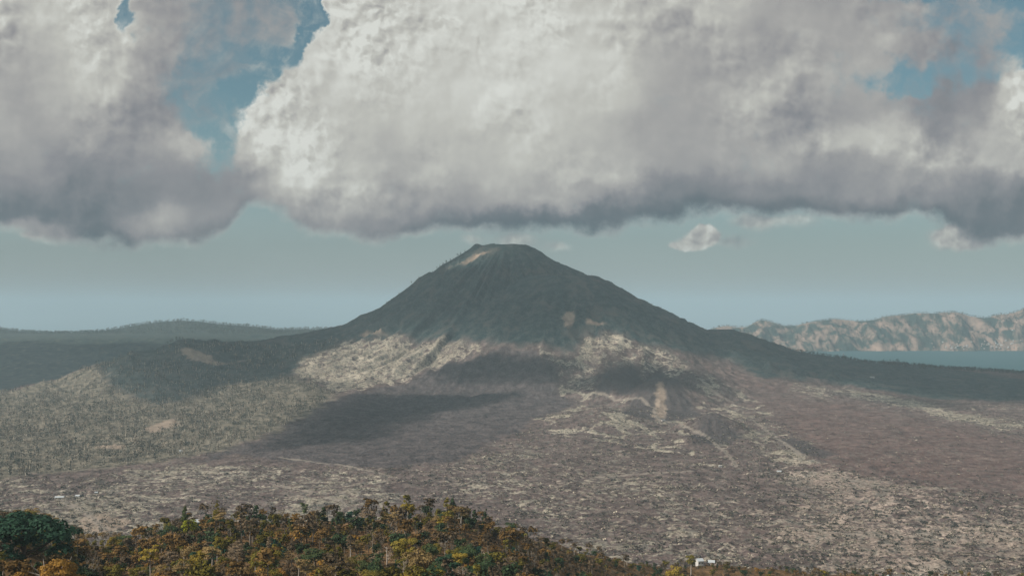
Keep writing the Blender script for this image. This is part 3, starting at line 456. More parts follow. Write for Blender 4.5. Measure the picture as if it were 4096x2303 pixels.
gm, g = material('volcanic_ground')
geo = g.n.new('ShaderNodeNewGeometry'); pos = geo.outputs['Position']
za = g.sep(g.attr('zone_a')[0]); zb = g.sep(g.attr('zone_b')[0]); zc = g.sep(g.attr('zone_c')[0])
nb = g.noise(pos, .006, 5, .6); nm = g.noise(pos, .03, 6, .62); nf = g.noise(pos, .16, 5, .65)
lava = g.ramp(g.m('ADD', g.m('MULTIPLY', nm, .6), g.m('MULTIPLY', nf, .4)), [(.36, (.038, .029, .028)), (.50, (.108, .081, .075)), (.63, (.205, .158, .144))])
redc = g.ramp(nm, [(.30, (.060, .038, .035)), (.65, (.165, .112, .100))])
cl = g.mix(g.m('MULTIPLY', za[2], g.sm(nb, .3, .6, .3, .85)), lava, redc)
frc = g.ramp(g.m('ADD', g.m('MULTIPLY', nm, .5), g.m('MULTIPLY', nf, .5)), [(.38, (.030, .026, .028)), (.50, (.074, .063, .064)), (.62, (.135, .115, .112))])
cl = g.mix(zb[1], cl, frc)
# dry grass in streaks and tufts, cover set by zone
warpv = g.v('ADD', pos, g.scale(g.v('SUBTRACT', g.noise(pos, .014, 4, .6, color=True), (.5, .5, .5)), 55.0))
st = g.m('ABSOLUTE', g.m('SUBTRACT', g.noise(g.v('MULTIPLY', warpv, (.7, 1.0, .2)), .026, 5, .62), .5))
gn = g.m('ADD', g.m('MULTIPLY', g.m('SUBTRACT', .22, st), 1.6), g.m('MULTIPLY', g.m('SUBTRACT', g.noise(pos, .06, 6, .7), .5), 1.5))
vv = g.n.new('ShaderNodeTexVoronoi'); vv.feature = 'DISTANCE_TO_EDGE'; vv.inputs['Scale'].default_value = .0125
g.put(vv.inputs['Vector'], g.v('MULTIPLY', g.v('ADD', pos, g.scale(g.v('SUBTRACT', g.noise(pos, .012, 5, .62, color=True), (.5, .5, .5)), 95.0)), (.8, .62, .1)))
vmask = g.m('MULTIPLY', g.sm(vv.outputs['Distance'], .02, .15, 1.0, 0.0), g.sm(g.noise(pos, .0075, 4, .6), .42, .56))
gn = g.m('ADD', gn, g.m('MULTIPLY', g.m('SUBTRACT', g.m('MULTIPLY', vmask, 1.25), .42), g.m('MULTIPLY', g.sep(g.attr('zone_e')[0])[0], .85)))
v2 = g.n.new('ShaderNodeTexVoronoi'); v2.feature = 'DISTANCE_TO_EDGE'; v2.inputs['Scale'].default_value = .028
g.put(v2.inputs['Vector'], g.v('MULTIPLY', g.v('ADD', pos, g.scale(g.v('SUBTRACT', g.noise(pos, .02, 5, .62, color=True), (.5, .5, .5)), 60.0)), (.6, 1.0, .1)))
gn = g.m('ADD', gn, g.m('MULTIPLY', g.m('SUBTRACT', g.sm(v2.outputs['Distance'], .015, .11, 1.0, 0.0), .22), g.sm(za[0], .15, .45, 0.0, .26)))
gth = g.m('MULTIPLY_ADD', za[0], -.95, .70)
gmask = g.sm(gn, g.m('SUBTRACT', gth, .10), g.m('ADD', gth, .12))
grass = g.ramp(g.m('ADD', g.m('MULTIPLY', nf, .6), g.m('MULTIPLY', nb, .4)), [(.38, (.130, .115, .092)), (.50, (.30, .268, .212)), (.62, (.52, .47, .38))])
pk = g.sep(g.attr('zone_d')[0])[2]
grass = g.mix(pk, grass, g.ramp(g.m('ADD', g.m('MULTIPLY', nf, .6), g.m('MULTIPLY', nb, .4)), [(.38, (.135, .105, .090)), (.50, (.30, .240, .202)), (.62, (.50, .41, .345))]))
cl = g.mix(g.m('MULTIPLY', gmask, g.sm(za[0], .02, .2)), cl, grass)
# low grey-green lichen scrub over older lava
lich = g.sm(g.noise(pos, .045, 6, .72, .6), .50, .60)
cl = g.mix(g.m('MULTIPLY', lich, g.m('MULTIPLY', g.m('SUBTRACT', 1.0, zb[1]), g.sm(za[0], .1, .45, .25, .75))), cl, g.ramp(nf, [(.36, (.085, .083, .072)), (.62, (.25, .235, .20))]))
# wooded and scrub slopes; shade on the left hill shoulder is put into the colour
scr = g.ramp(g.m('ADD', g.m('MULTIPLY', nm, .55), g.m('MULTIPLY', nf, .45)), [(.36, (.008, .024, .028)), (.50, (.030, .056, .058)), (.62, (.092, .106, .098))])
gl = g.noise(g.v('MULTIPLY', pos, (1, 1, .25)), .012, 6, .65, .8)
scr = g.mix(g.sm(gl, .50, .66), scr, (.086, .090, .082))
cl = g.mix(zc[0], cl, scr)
cl = g.mix(g.m('MULTIPLY', za[1], g.m('MULTIPLY_ADD', zc[0], -.85, 1.0)), cl, g.ramp(nm, [(.38, (.065, .062, .048)), (.60, (.215, .19, .148))]))  # forest floor darkened on the left shoulder to deepen its shade
# far caldera walls
wn_ = g.noise(g.v('MULTIPLY', pos, (1, .6, .55)), .0085, 7, .62, .5)
wall_c = g.ramp(wn_, [(.43, (.026, .046, .040)), (.49, (.10, .095, .076)), (.54, (.25, .185, .148)), (.70, (.40, .29, .23))])
cl = g.mix(zb[2], cl, wall_c)
cl = g.mix(zc[2], cl, g.ramp(g.noise(pos, .02, 6, .65), [(.36, (.012, .028, .030)), (.58, (.062, .080, .068)), (.70, (.16, .145, .11))]))
cl = g.mix(g.m('MULTIPLY', g.sep(g.attr('zone_d')[0])[1], .85), cl, g.ramp(nf, [(.35, (.046, .042, .044)), (.65, (.080, .070, .070))]))
# bare soil, tracks; the summit's sunlit spot is painted in here too
cl = g.mix(zb[0], cl, g.ramp(nm, [(.35, (.20, .155, .12)), (.65, (.36, .29, .23))]))
n_near = g.ramp(g.m('ADD', g.m('MULTIPLY', g.noise(pos, .12, 6, .65), .6), g.m('MULTIPLY', g.noise(pos, .9, 4, .7), .4)), [(.34, (.050, .038, .020)), (.48, (.125, .075, .032)), (.58, (.21, .125, .055)), (.70, (.34, .23, .13))])
cl = g.mix(zc[1], cl, n_near)
tk = g.attr('zone_d')
cl = g.mix(g.m('MULTIPLY', g.sep(tk[0])[0], .8), cl, (.27, .235, .20))
finish(g, cl, 1.0, spec=.05, bump=g.m('ADD', g.m('MULTIPLY', nm, 6.0), g.m('MULTIPLY', nf, 2.2)), bstr=.9, bdist=1.0)
ground = mesh_np('ground', np.stack([x_, y_, z_], 1), grid_faces(len(rows), len(ub)), gm,
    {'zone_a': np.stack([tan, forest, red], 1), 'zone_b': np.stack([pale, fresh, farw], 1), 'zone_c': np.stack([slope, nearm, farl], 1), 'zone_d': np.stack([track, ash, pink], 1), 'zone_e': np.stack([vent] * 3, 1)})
tag(ground, 'caldera floor of dark lava with dry grass, rising to a volcano and walls', kind='structure')
del XX, YY, GZ, x_, y_, z_

# ---------- lake and the sea beyond the walls ----------
def sheet(name, x0, x1, y0, y1, z, mat, nx=2, ny=2):
    X, Y = np.meshgrid(np.linspace(x0, x1, nx), np.linspace(y0, y1, ny))
    return mesh_np(name, np.stack([X.ravel(), Y.ravel(), np.full(X.size, z)], 1), grid_faces(ny, nx), mat)
wm, w_ = material('lake_water'); wg = w_.n.new('ShaderNodeNewGeometry').outputs['Position']
finish(w_, w_.ramp(w_.noise(w_.v('MULTIPLY', wg, (.3, 1, 1)), .004, 5, .6), [(.3, (.026, .096, .112)), (.7, (.040, .116, .132))]), .6, spec=.12, bump=w_.noise(w_.v('MULTIPLY', wg, (.5, 1, 1)), .12, 5, .6), bstr=.5, bdist=1.2)
tag(sheet('lake', -700, 9000, 5300, 10100, 0.0, wm), 'teal lake below the far caldera wall', kind='structure')
sm_, s_ = material('sea_water'); finish(s_, (.05, .11, .13), .3, spec=.3)
tag(sheet('sea', -60000, 60000, 11600, 90000, -620, sm_), 'pale hazy sea at the horizon', kind='structure')
# ---------- air ----------
hv = np.array([(x, y, z) for z in (-640, 790) for y in (-3000, 92000) for x in (-62000, 62000)], float)
hm, h_ = material('haze_air'); pv = h_.n.new('ShaderNodeVolumePrincipled'); pv.inputs['Color'].default_value = (.64, .835, .94, 1); pv.inputs['Density'].default_value = 6.0e-5; pv.inputs['Anisotropy'].default_value = 0.0
ho = h_.n.new('ShaderNodeOutputMaterial'); h_.l.new(pv.outputs[0], ho.inputs['Volume'])
haze = mesh_np('haze', hv, [[0, 2, 3, 1], [4, 5, 7, 6], [0, 1, 5, 4], [2, 6, 7, 3], [0, 4, 6, 2], [1, 3, 7, 5]], hm, smooth=False)
tag(haze, 'pale even haze filling the caldera air', kind='stuff')

# ---------- the clouds overhead whose shadows lie on the volcano ----------
def vapour(name, dens):
    cm, c_ = material(name); pv = c_.n.new('ShaderNodeVolumePrincipled'); pv.inputs['Color'].default_value = (1, 1, 1, 1); pv.inputs['Density'].default_value = dens; pv.inputs['Anisotropy'].default_value = .3
    co = c_.n.new('ShaderNodeOutputMaterial'); c_.l.new(pv.outputs[0], co.inputs['Volume']); return cm
VAP = [vapour('thin_cloud_vapour', .0072), vapour('dense_cloud_vapour', .0125)]
for plan in CLOUD_PLANS:
    P_ = np.array(plan['p'], float); st_ = 45.0 if plan['n'] == 0 else 12.0
    if len(P_) < 3: continue
    wa = 70.0 if plan['n'] == 0 else 30.0
    gx_ = np.arange(P_[:, 0].min() - 150, P_[:, 0].max() + 150, st_); gy_ = np.arange(P_[:, 1].min() - 150, P_[:, 1].max() + 150, st_)
    X, Y = np.meshgrid(gx_, gy_); d = signed(plan['p'], X + wa * fbm(X / 260, Y / 260, 4), Y + wa * fbm(X / 260 + 9, Y / 260, 4))
    for hp in plan['h']: d = np.minimum(d, -signed(hp, X, Y))
    th = np.where(d > -10, np.minimum((np.maximum(d + 10, 0)) * (1.1 if plan['n'] == 0 else 7.0), 160 + 60 * fbm(X / 400, Y / 400, 4)) * (.8 + .5 * ridged(X / 300, Y / 300, 4)), 0)
    keep = th > 1.0
    idx = -np.ones(X.shape, int); q = (keep[:-1, :-1] | keep[1:, :-1] | keep[:-1, 1:] | keep[1:, 1:])
    used = np.zeros(X.shape, bool); used[:-1, :-1] |= q; used[1:, :-1] |= q; used[:-1, 1:] |= q; used[1:, 1:] |= q
    idx[used] = np.arange(used.sum()); N_ = used.sum()
    xs, ys, ts = X[used], Y[used], np.maximum(th[used], 0)
    top = np.stack([xs, ys, 2300 + ts], 1); bot = np.stack([xs, ys, 2300 - .12 * ts - 1], 1)
    jj, ii = np.where(q)
    A_ = np.stack([idx[jj, ii], idx[jj, ii + 1], idx[jj + 1, ii + 1], idx[jj + 1, ii]], 1); B_ = A_[:, ::-1] + N_
    # rim faces close the shell
    E = {}
    for f in A_:
        for a, b in ((f[0], f[1]), (f[1], f[2]), (f[2], f[3]), (f[3], f[0])):
            if (b, a) in E: del E[(b, a)]
            else: E[(a, b)] = 1
    rim = np.array([[b, a, a + N_, b + N_] for a, b in E], int)
    cobj = mesh_np('cloud', np.concatenate([top, bot]), np.concatenate([A_, B_, rim]), VAP[0 if plan['n'] == 0 else 1])
    tag(cobj, 'flat based grey cloud overhead', kind='structure')
# ---------- vegetation ----------
rg = np.random.RandomState(11)
def ground_z(x, y): return height(np.atleast_1d(np.asarray(x, float)), np.atleast_1d(np.asarray(y, float)))
def at(b, D):
    x = (b - 512) / 1024 * D; return x, D, float(ground_z(x, D)[0])
def leafmat(name, stops, trans=.22, rand=.35):
    m, t = material(name)
    oi = t.n.new('ShaderNodeObjectInfo'); pos = t.n.new('ShaderNodeNewGeometry')
    isl = pos.outputs['Random Per Island']
    n = t.noise(pos.outputs['Position'], .35, 4, .6); stops = [(q, tuple(v * 1.5 for v in c_)) for q, c_ in stops]
    f = t.m('ADD', t.m('ADD', t.m('MULTIPLY', n, .55), t.m('MULTIPLY', isl, .30)), t.m('MULTIPLY', oi.outputs['Random'], rand))
    c = t.ramp(f, stops); finish(t, c, .75, trans=trans, spec=.12); return m
LM = {
 'dark': leafmat('dark_green_leaves', [(.25, (.016, .034, .018)), (.55, (.040, .068, .030)), (.9, (.085, .100, .035))]),
 'teal': leafmat('blue_green_leaves', [(.25, (.010, .032, .020)), (.6, (.028, .066, .038)), (.95, (.062, .105, .050))]),
 'olive': leafmat('olive_leaves', [(.25, (.055, .055, .012)), (.6, (.135, .115, .020)), (.95, (.23, .175, .035))]),
 'gold': leafmat('golden_leaves', [(.25, (.09, .068, .012)), (.6, (.22, .165, .025)), (.95, (.34, .25, .05))]),
 'lime': leafmat('lime_leaves', [(.25, (.11, .13, .010)), (.6, (.23, .24, .02)), (.95, (.34, .33, .04))]),
 'rust': leafmat('rust_brown_leaves', [(.25, (.056, .038, .016)), (.55, (.150, .105, .042)), (.9, (.28, .20, .09))]),
 'brown': leafmat('grey_brown_leaves', [(.25, (.048, .036, .024)), (.55, (.115, .085, .052)), (.9, (.22, .165, .11))]),
 'orange': leafmat('orange_leaves', [(.25, (.10, .055, .012)), (.55, (.25, .140, .028)), (.9, (.40, .24, .06))]),
}
bkm, t_ = material('pale_bark'); finish(t_, t_.ramp(t_.noise(t_.n.new('ShaderNodeNewGeometry').outputs['Position'], 1.2, 5, .6), [(.3, (.26, .225, .19)), (.65, (.52, .47, .41))]), .9)
bdm, t_ = material('dark_bark'); finish(t_, t_.ramp(t_.noise(t_.n.new('ShaderNodeNewGeometry').outputs['Position'], 1.2, 5, .6), [(.3, (.05, .04, .03)), (.65, (.13, .10, .075))]), .9)
def tube(pts, rad, n=5):
    """tapered limb through pts"""
    V = []; F = []; pts = [Vector(p) for p in pts]
    for i, p in enumerate(pts):
        d = (pts[min(i + 1, len(pts) - 1)] - pts[max(i - 1, 0)]).normalized(); a = d.orthogonal().normalized(); b = d.cross(a)
        for k in range(n):
            w = 2 * math.pi * k / n; V.append(p + (a * math.cos(w) + b * math.sin(w)) * rad[i])
    for i in range(len(pts) - 1):
        for k in range(n):
            F.append((i * n + k, i * n + (k + 1) % n, (i + 1) * n + (k + 1) % n, (i + 1) * n + k))
    return np.array([tuple(v) for v in V]), np.array(F)
def merge(parts):
    Vs = []; Fs = []; o = 0
    for v, f in parts: Vs.append(v); Fs.append(f + o); o += len(v)
    return np.concatenate(Vs), np.concatenate(Fs)
def leaves(cent, rad, n, size, r_, flat=1.0, up=.35):
    """n leaf sprays on clumps: centres (k,3), radii (k,3)"""
    cent = np.asarray(cent, float); rad = np.asarray(rad, float); k = len(cent)
    w = (rad[:, 0] * rad[:, 1]); w = w / w.sum(); ci = r_.choice(k, n, p=w)
    d = r_.normal(size=(n, 3)); d /= np.linalg.norm(d, axis=1)[:, None]
    d[:, 2] = np.where(d[:, 2] < -.35, -d[:, 2], d[:, 2])
    rr = r_.uniform(.72, 1.06, n)[:, None]
    p = cent[ci] + d * rad[ci] * rr
    nn = d + r_.normal(size=(n, 3)) * .45 + np.array([0, 0, up]); nn /= np.linalg.norm(nn, axis=1)[:, None]
    a = np.cross(nn, r_.normal(size=(n, 3))); a /= np.linalg.norm(a, axis=1)[:, None]; b = np.cross(nn, a)
    s = (size * r_.uniform(.6, 1.4, n))[:, None]; a = a * s; b = b * s * .62
    V = np.stack([p - a, p - b * 1.0 + nn * s * .1, p + a, p + b], 1).reshape(-1, 3)
    return V, np.arange(4 * n).reshape(n, 4)
def branches(r_, H, base, spread, n, r0, top=.9, lean=.0):
    tip = Vector((lean, lean * .5, H * top)); parts = [tube([(0, 0, -1.2), (r_.uniform(-.2, .2), r_.uniform(-.2, .2), H * .3), (tip.x * .5, tip.y * .5, H * .6), tuple(tip)], [r0 * 1.25, r0, r0 * .7, r0 * .22], 6)]
    ends = []
    for i in range(n):
        t = r_.uniform(base, top - .08); z = H * t; a = r_.uniform(0, 6.28); L = spread * r_.uniform(.55, 1.0) * (1.15 - .4 * t)
        p0 = (tip.x * t * .8, tip.y * t * .8, z); p2 = (p0[0] + math.cos(a) * L, p0[1] + math.sin(a) * L, z + L * r_.uniform(.35, .9)); p1 = ((p0[0] * .5 + p2[0] * .5), (p0[1] * .5 + p2[1] * .5), z + L * .18)
        parts.append(tube([p0, p1, p2], [r0 * .45, r0 * .3, r0 * .12], 4)); ends.append(p2)
    return merge(parts), ends
def proto_tree(kind, seed, q=1.0):
    """returns (trunk V,F), (crown V,F), nominal height 10 m"""
    r_ = np.random.RandomState(seed); H = 10.0
    if kind == 'round':
        tr, ends = branches(r_, H, .3, 3.0, 7, .26)
        c = [(r_.normal(0, 1.5), r_.normal(0, 1.5), r_.uniform(4.2, 8.2)) for _ in range(13)] + [(e[0] * .8, e[1] * .8, min(e[2], 8.6)) for e in ends]
        rd = [(r_.uniform(1.0, 1.8),) * 2 + (r_.uniform(.8, 1.3),) for _ in c]
        cr = leaves(c, rd, int(1500 * q), .30 / math.sqrt(q), r_)
    elif kind == 'bushy':
        tr, ends = branches(r_, H * .8, .15, 3.2, 7, .22)
        c = [(r_.normal(0, 1.9), r_.normal(0, 1.9), r_.uniform(1.6, 8.0) ) for _ in range(20)]
        c = [(x * (1.15 - z / 14), y * (1.15 - z / 14), z) for x, y, z in c]
        rd = [(r_.uniform(.9, 1.6),) * 2 + (r_.uniform(.8, 1.4),) for _ in c]
        cr = leaves(c, rd, int(1600 * q), .30 / math.sqrt(q), r_)
    elif kind == 'tiered':
        tr, ends = branches(r_, H, .5, 3.0, 8, .23, lean=r_.uniform(-.6, .6))
        c = []; rd = []
        for k in range(9):
            z = r_.uniform(6.4, 9.8); a = r_.uniform(0, 6.28); L = r_.uniform(.3, 2.6) * (1.3 - (z - 6) / 6)
            c.append((math.cos(a) * L, math.sin(a) * L, z)); w = r_.uniform(1.0, 1.7); rd.append((w, w, .38))
        for e in ends: c.append((e[0], e[1], min(e[2], 9.6))); rd.append((1.0, 1.0, .35))
        cr = leaves(c, rd, int(900 * q), .28 / math.sqrt(q), r_, up=.9)
    elif kind == 'conical':
        tr, ends = branches(r_, H, .2, 1.0, 5, .22, top=.98)
        c = []; rd = []
        for k in range(22):
            z = r_.uniform(1.6, 9.7); w = .35 + (9.9 - z) * .27; a = r_.uniform(0, 6.28); c.append((math.cos(a) * w * .55, math.sin(a) * w * .55, z)); rd.append((w * .62, w * .62, .75))
        cr = leaves(c, rd, int(1400 * q), .27 / math.sqrt(q), r_, up=-.1)
    elif kind == 'bare':
        tr, ends = branches(r_, H, .3, 2.6, 14, .24)
        parts = [tr]
        for e in ends:
            for _ in range(3):
                a = r_.uniform(0, 6.28); L = r_.uniform(.6, 1.4); parts.append(tube([e, (e[0] + math.cos(a) * L * .6, e[1] + math.sin(a) * L * .6, e[2] + L)], [.06, .025], 3))
        tr = merge(parts)
        c = [(e[0], e[1], e[2] + .4) for e in ends]; rd = [(.8, .8, .5)] * len(c)
        cr = leaves(c, rd, int(150 * q), .24 / math.sqrt(q), r_)
    elif kind == 'slender':
        tr, ends = branches(r_, H, .5, 1.1, 7, .19, top=.97, lean=r_.uniform(-.5, .5))
        c = []; rd = []
        for e in ends: c.append(e); rd.append((.75, .75, .6))
        for k in range(5): c.append((r_.normal(0, .45), r_.normal(0, .45), r_.uniform(6.8, 9.8))); rd.append((.7, .7, .7))
        cr = leaves(c, rd, int(520 * q), .26 / math.sqrt(q), r_)
    elif kind == 'wide':
        tr, ends = branches(r_, H * .75, .15, 6.5, 14, .5, top=.95)
        c = []; rd = []
        for k in range(34):
            a = r_.uniform(0, 6.28); L = 7.2 * math.sqrt(r_.uniform(0, 1)); z = 8.8 * math.sqrt(max(1 - (L / 8.6) ** 2, .05)) * r_.uniform(.62, 1.0); w = r_.uniform(1.2, 2.1)
            c.append((math.cos(a) * L, math.sin(a) * L, z)); rd.append((w, w, w * .62))
        cr = leaves(c, rd, int(5200 * q), .30 / math.sqrt(q), r_)
    return tr, cr
PROTO = {}
def tree_src(kind, seed, leaf, bark):
    key = (kind, seed, leaf)
    if key not in PROTO:
        (tv, tf), (cv, cf) = proto_tree(kind, seed)
        t = mesh_np('trunk', tv, tf, bark, link=False); c = mesh_np('crown', cv, cf, LM[leaf], smooth=False, link=False)
        PROTO[key] = (t, c)
    return PROTO[key]
def plant(kind, seed, leaf, x, y, h, label, group=None, name=None, wide=1.0, sink=.3, bark=None, cat='tree'):
    src = tree_src(kind, seed, leaf, bark or (bdm if kind in ('round', 'bushy', 'conical', 'wide') else bkm))
    o = bpy.data.objects.new(name or 'tree', None); col.objects.link(o)
    o.empty_display_size = .5
    z = float(ground_z(x, y)[0]) - sink
    o.location = (x, y, z); o.rotation_euler = (0, 0, rg.uniform(0, 6.28)); s = h / 10.0; o.scale = (s * wide, s * wide, s)
    tag(o, label, cat, group)
    for q_ in src:
        c = q_.copy(); col.objects.link(c); c.parent = o
    return o
# --- trees one would point at ---
def P_of(b, top, D, kind, seed, leaf, label, wide=1.0, name=None, hmin=3, bark=None):
    x, y, z = at(b, D); h = max(hmin, 421 - (top - 305) / 1024 * D - z + .3)
    plant(kind, seed, leaf, x, y, h, label, name=name, wide=wide, bark=bark)
    print(label[:30], round(h, 1)); SPECIAL.append((x, y, 2.8 * h / 10 * wide * (2.4 if kind == 'wide' else 1)))
SPECIAL = []
P_of(24, 507, 400, 'wide', 5, 'teal', 'huge dark green domed tree at the left edge, largest crown of the wooded spur', 1.15, 'domed_tree')
P_of(46, 552, 330, 'wide', 8, 'orange', 'broad orange-brown tree with pale bare limbs at the bottom left corner', .8, 'spreading_tree', bark=bkm)
P_of(189, 516, 600, 'round', 3, 'lime', 'round bright lime green tree near the left end of the crest', .9, 'round_tree')
P_of(150, 545, 470, 'tiered', 4, 'gold', 'small yellow umbrella tree on a pale stem, alone on the near slope', .8, 'umbrella_tree')
P_of(197, 547, 455, 'bushy', 4, 'gold', 'golden bushy tree, biggest yellow crown on the near slope', 1.25, 'bushy_tree')
P_of(217, 500, 640, 'conical', 2, 'olive', 'pointed olive conical tree, tallest tip on the left part of the crest', .8, 'conical_tree')
P_of(185, 504, 645, 'conical', 6, 'dark', 'dark pointed tree just left of the tallest olive tip', .9, 'conical_tree')
P_of(304, 503, 650, 'slender', 5, 'dark', 'thin dark green tree standing up from the middle of the crest', 1.0, 'slender_tree')
P_of(340, 506, 640, 'conical', 3, 'dark', 'broad dark conical tree in the middle of the crest', 1.25, 'conical_tree')
P_of(447, 497, 650, 'conical', 5, 'olive', 'big olive-brown conical tree, highest crown on the right part of the crest', 1.5, 'conical_tree')
P_of(467, 505, 680, 'conical', 9, 'brown', 'dark pointed tree first to the right of the highest crown', .9, 'conical_tree')
P_of(486, 507, 690, 'conical', 7, 'dark', 'dark pointed tree at the right shoulder of the crest', 1.1, 'conical_tree')
P_of(92, 558, 430, 'bare', 4, 'brown', 'pale leafless tree with forked trunk at the lower left', .7, 'bare_tree')
P_of(282, 503, 640, 'bare', 7, 'brown', 'tall pale leafless trunk rising above the crest', .5, 'bare_tree')
P_of(471, 541, 520, 'bushy', 9, 'teal', 'blue-green round tree on the bare brown slope', 1.0, 'round_tree')
P_of(545, 566, 560, 'bushy', 7, 'teal', 'blue-green bushy tree at the bottom edge beneath the fading spur', 1.4, 'bushy_tree')
P_of(676, 563, 800, 'bushy', 6, 'gold', 'yellow round tree just left of the hillside houses', 1.1, 'round_tree')
P_of(691, 554, 860, 'slender', 8, 'olive', 'tall thin tree directly beside the hillside houses', 1.3, 'slender_tree')
P_of(222, 507, 640, 'tiered', 9, 'brown', 'flat topped tree on three pale trunks left of centre on the crest', 1.1, 'umbrella_tree')
P_of(390, 514, 640, 'tiered', 12, 'rust', 'flat topped rust tree with pale trunk right of the middle of the crest', 1.2, 'umbrella_tree')
P_of(512, 521, 700, 'bushy', 12, 'dark', 'dark green tree where the crest starts to drop right', 1.3, 'bushy_tree')
P_of(540, 535, 720, 'tiered', 14, 'brown', 'open grey-brown tree on the falling end of the spur', 1.2, 'umbrella_tree')
# --- the rest of the spur's trees ---
cand = []
N_T = 1900
KB = [('round', 'rust'), ('round', 'dark'), ('bushy', 'olive'), ('bushy', 'rust'), ('tiered', 'rust'), ('tiered', 'brown'), ('conical', 'dark'), ('slender', 'brown'), ('slender', 'olive'), ('bare', 'brown'), ('bushy', 'dark'), ('round', 'olive'), ('bushy', 'teal'), ('bushy', 'orange'), ('bushy', 'brown'), ('round', 'gold')]
KW = np.array([5, 10, 11, 5, 6, 8, 3, 6, 4, 6, 10, 9, 3, 4, 10, 1.5], float); KW /= KW.sum()
DESC = {'rust': 'rust-brown', 'dark': 'dark green', 'olive': 'olive', 'brown': 'grey-brown', 'gold': 'golden', 'teal': 'blue-green', 'orange': 'orange-brown'}
FORM = {'round': 'round crowned tree', 'bushy': 'bushy tree', 'tiered': 'flat topped tree', 'conical': 'pointed tree', 'slender': 'thin tall tree', 'bare': 'nearly leafless pale tree'}
b_ = rg.uniform(-60, 1060, 12000); D_s = rg.uniform(330, 1150, 12000)
cd_ = np.interp(b_, [-300, 0, 40, 75, 130, 180, 215, 300, 360, 440, 490, 530, 575, 620, 660, 703, 800, 900, 1024, 1300], [560, 545, 540, 610, 640, 660, 660, 660, 670, 660, 690, 720, 760, 820, 880, 930, 960, 990, 1020, 1050])
xx_ = (b_ - 512) / 1024 * D_s; zz_ = ground_z(xx_, D_s); py_ = 305 - 1024 * (zz_ - 421) / D_s
dens = 1 - .97 * sm(0, 1, 1 - np.hypot((b_ - 478) / 75, (py_ - 546) / 20)) - .5 * sm(560, 640, b_)
dens *= np.where(D_s < cd_ + 14, 1, 0) * np.where(py_ < 606, 1, 0) * (D_s / 700) ** 1.0
okk = (rg.rand(12000) < dens)
pts = []
for i in np.where(okk)[0]:
    x, y = xx_[i], D_s[i]
    if any((x - sx) ** 2 + (y - sy) ** 2 < sr * sr * .8 for sx, sy, sr in SPECIAL): continue
    if 694 < b_[i] < 712 and 860 < y < 1000: continue
    if any((x - q[0]) ** 2 + (y - q[1]) ** 2 < 4.6 ** 2 for q in pts): continue
    pts.append((x, y, zz_[i], b_[i], py_[i], cd_[i]))
    if len(pts) >= N_T: break
# the largest in the picture become trees of their own
def score(p): return 1.0 / p[1] * (1.0 if p[4] < 590 else .3) * (1.3 if abs(p[1] - p[5]) < 40 else 1)
inview = [p for p in pts if 0 < p[3] < 1024 and p[4] < 592]
inview.sort(key=lambda p: -score(p)); own = set(map(id, inview[:278]))
def patch(b, py, D, cd):
    if abs(D - cd) < 45 and b < 560: return ['on the left part of the crest', 'on the middle of the crest', 'on the right part of the crest'][min(2, max(0, int(b / 187)))]
    if b > 560: return 'on the slope around the hillside houses' if b > 620 else 'on the falling right end of the spur'
    return ['below the huge domed tree', 'on the near slope left of centre', 'on the near slope by the bare brown ground', 'at the foot of the spur near the bottom edge'][min(3, int(max(b, 0) / 140))]
rest = []
for p in pts:
    x, y, z, b, py, cdv = p
    w = KW.copy()
    if b < 330 and py > 530: w[[0, 3, 4]] *= 1.4; w[[1, 12]] *= 1.5
    if b > 560: w[[14, 5, 13]] *= 2
    kind, leaf = KB[rg.choice(len(KB), p=w / w.sum())]
    h = {'round': rg.uniform(9, 14), 'bushy': rg.uniform(6.5, 11.5), 'tiered': rg.uniform(11, 16), 'conical': rg.uniform(10, 16), 'slender': rg.uniform(12, 17), 'bare': rg.uniform(10, 14)}[kind]
    h *= .79 * rg.choice([.75, .9, 1.0, 1.2, 1.4], p=[.2, .25, .25, .2, .1])
    if b > 560: h *= .78
    if .5 < b / 1024 and py > 560: h *= .9
    if id(p) in own:
        where = patch(b, py, y, cdv); lab = f"{DESC[leaf]} {FORM[kind]} {where}"
        plant(kind, int(rg.randint(1, 4)), leaf, x, y, h, lab, group=f"{DESC[leaf]} {kind} trees {where}", name={'round': 'round_tree', 'bushy': 'bushy_tree', 'tiered': 'umbrella_tree', 'conical': 'conical_tree', 'slender': 'slender_tree', 'bare': 'bare_tree'}[kind], wide=rg.uniform(.9, 1.25))
    else: rest.append((x, y, z - .3, h, kind, leaf))
TINT = {'dark': (.040, .066, .030), 'teal': (.024, .075, .050), 'olive': (.13, .11, .02), 'gold': (.22, .165, .025), 'rust': (.165, .10, .034), 'brown': (.115, .085, .052), 'orange': (.25, .14, .028), 'lime': (.2, .2, .02)}
vm, t_ = material('mixed_leaves'); ta = t_.attr('tint')[0]; isl = t_.n.new('ShaderNodeNewGeometry').outputs['Random Per Island']
finish(t_, t_.v('MULTIPLY', ta, t_.com(*[t_.m('MULTIPLY_ADD', isl, 1.1, .45)] * 3)), .8, trans=.15, spec=.08)
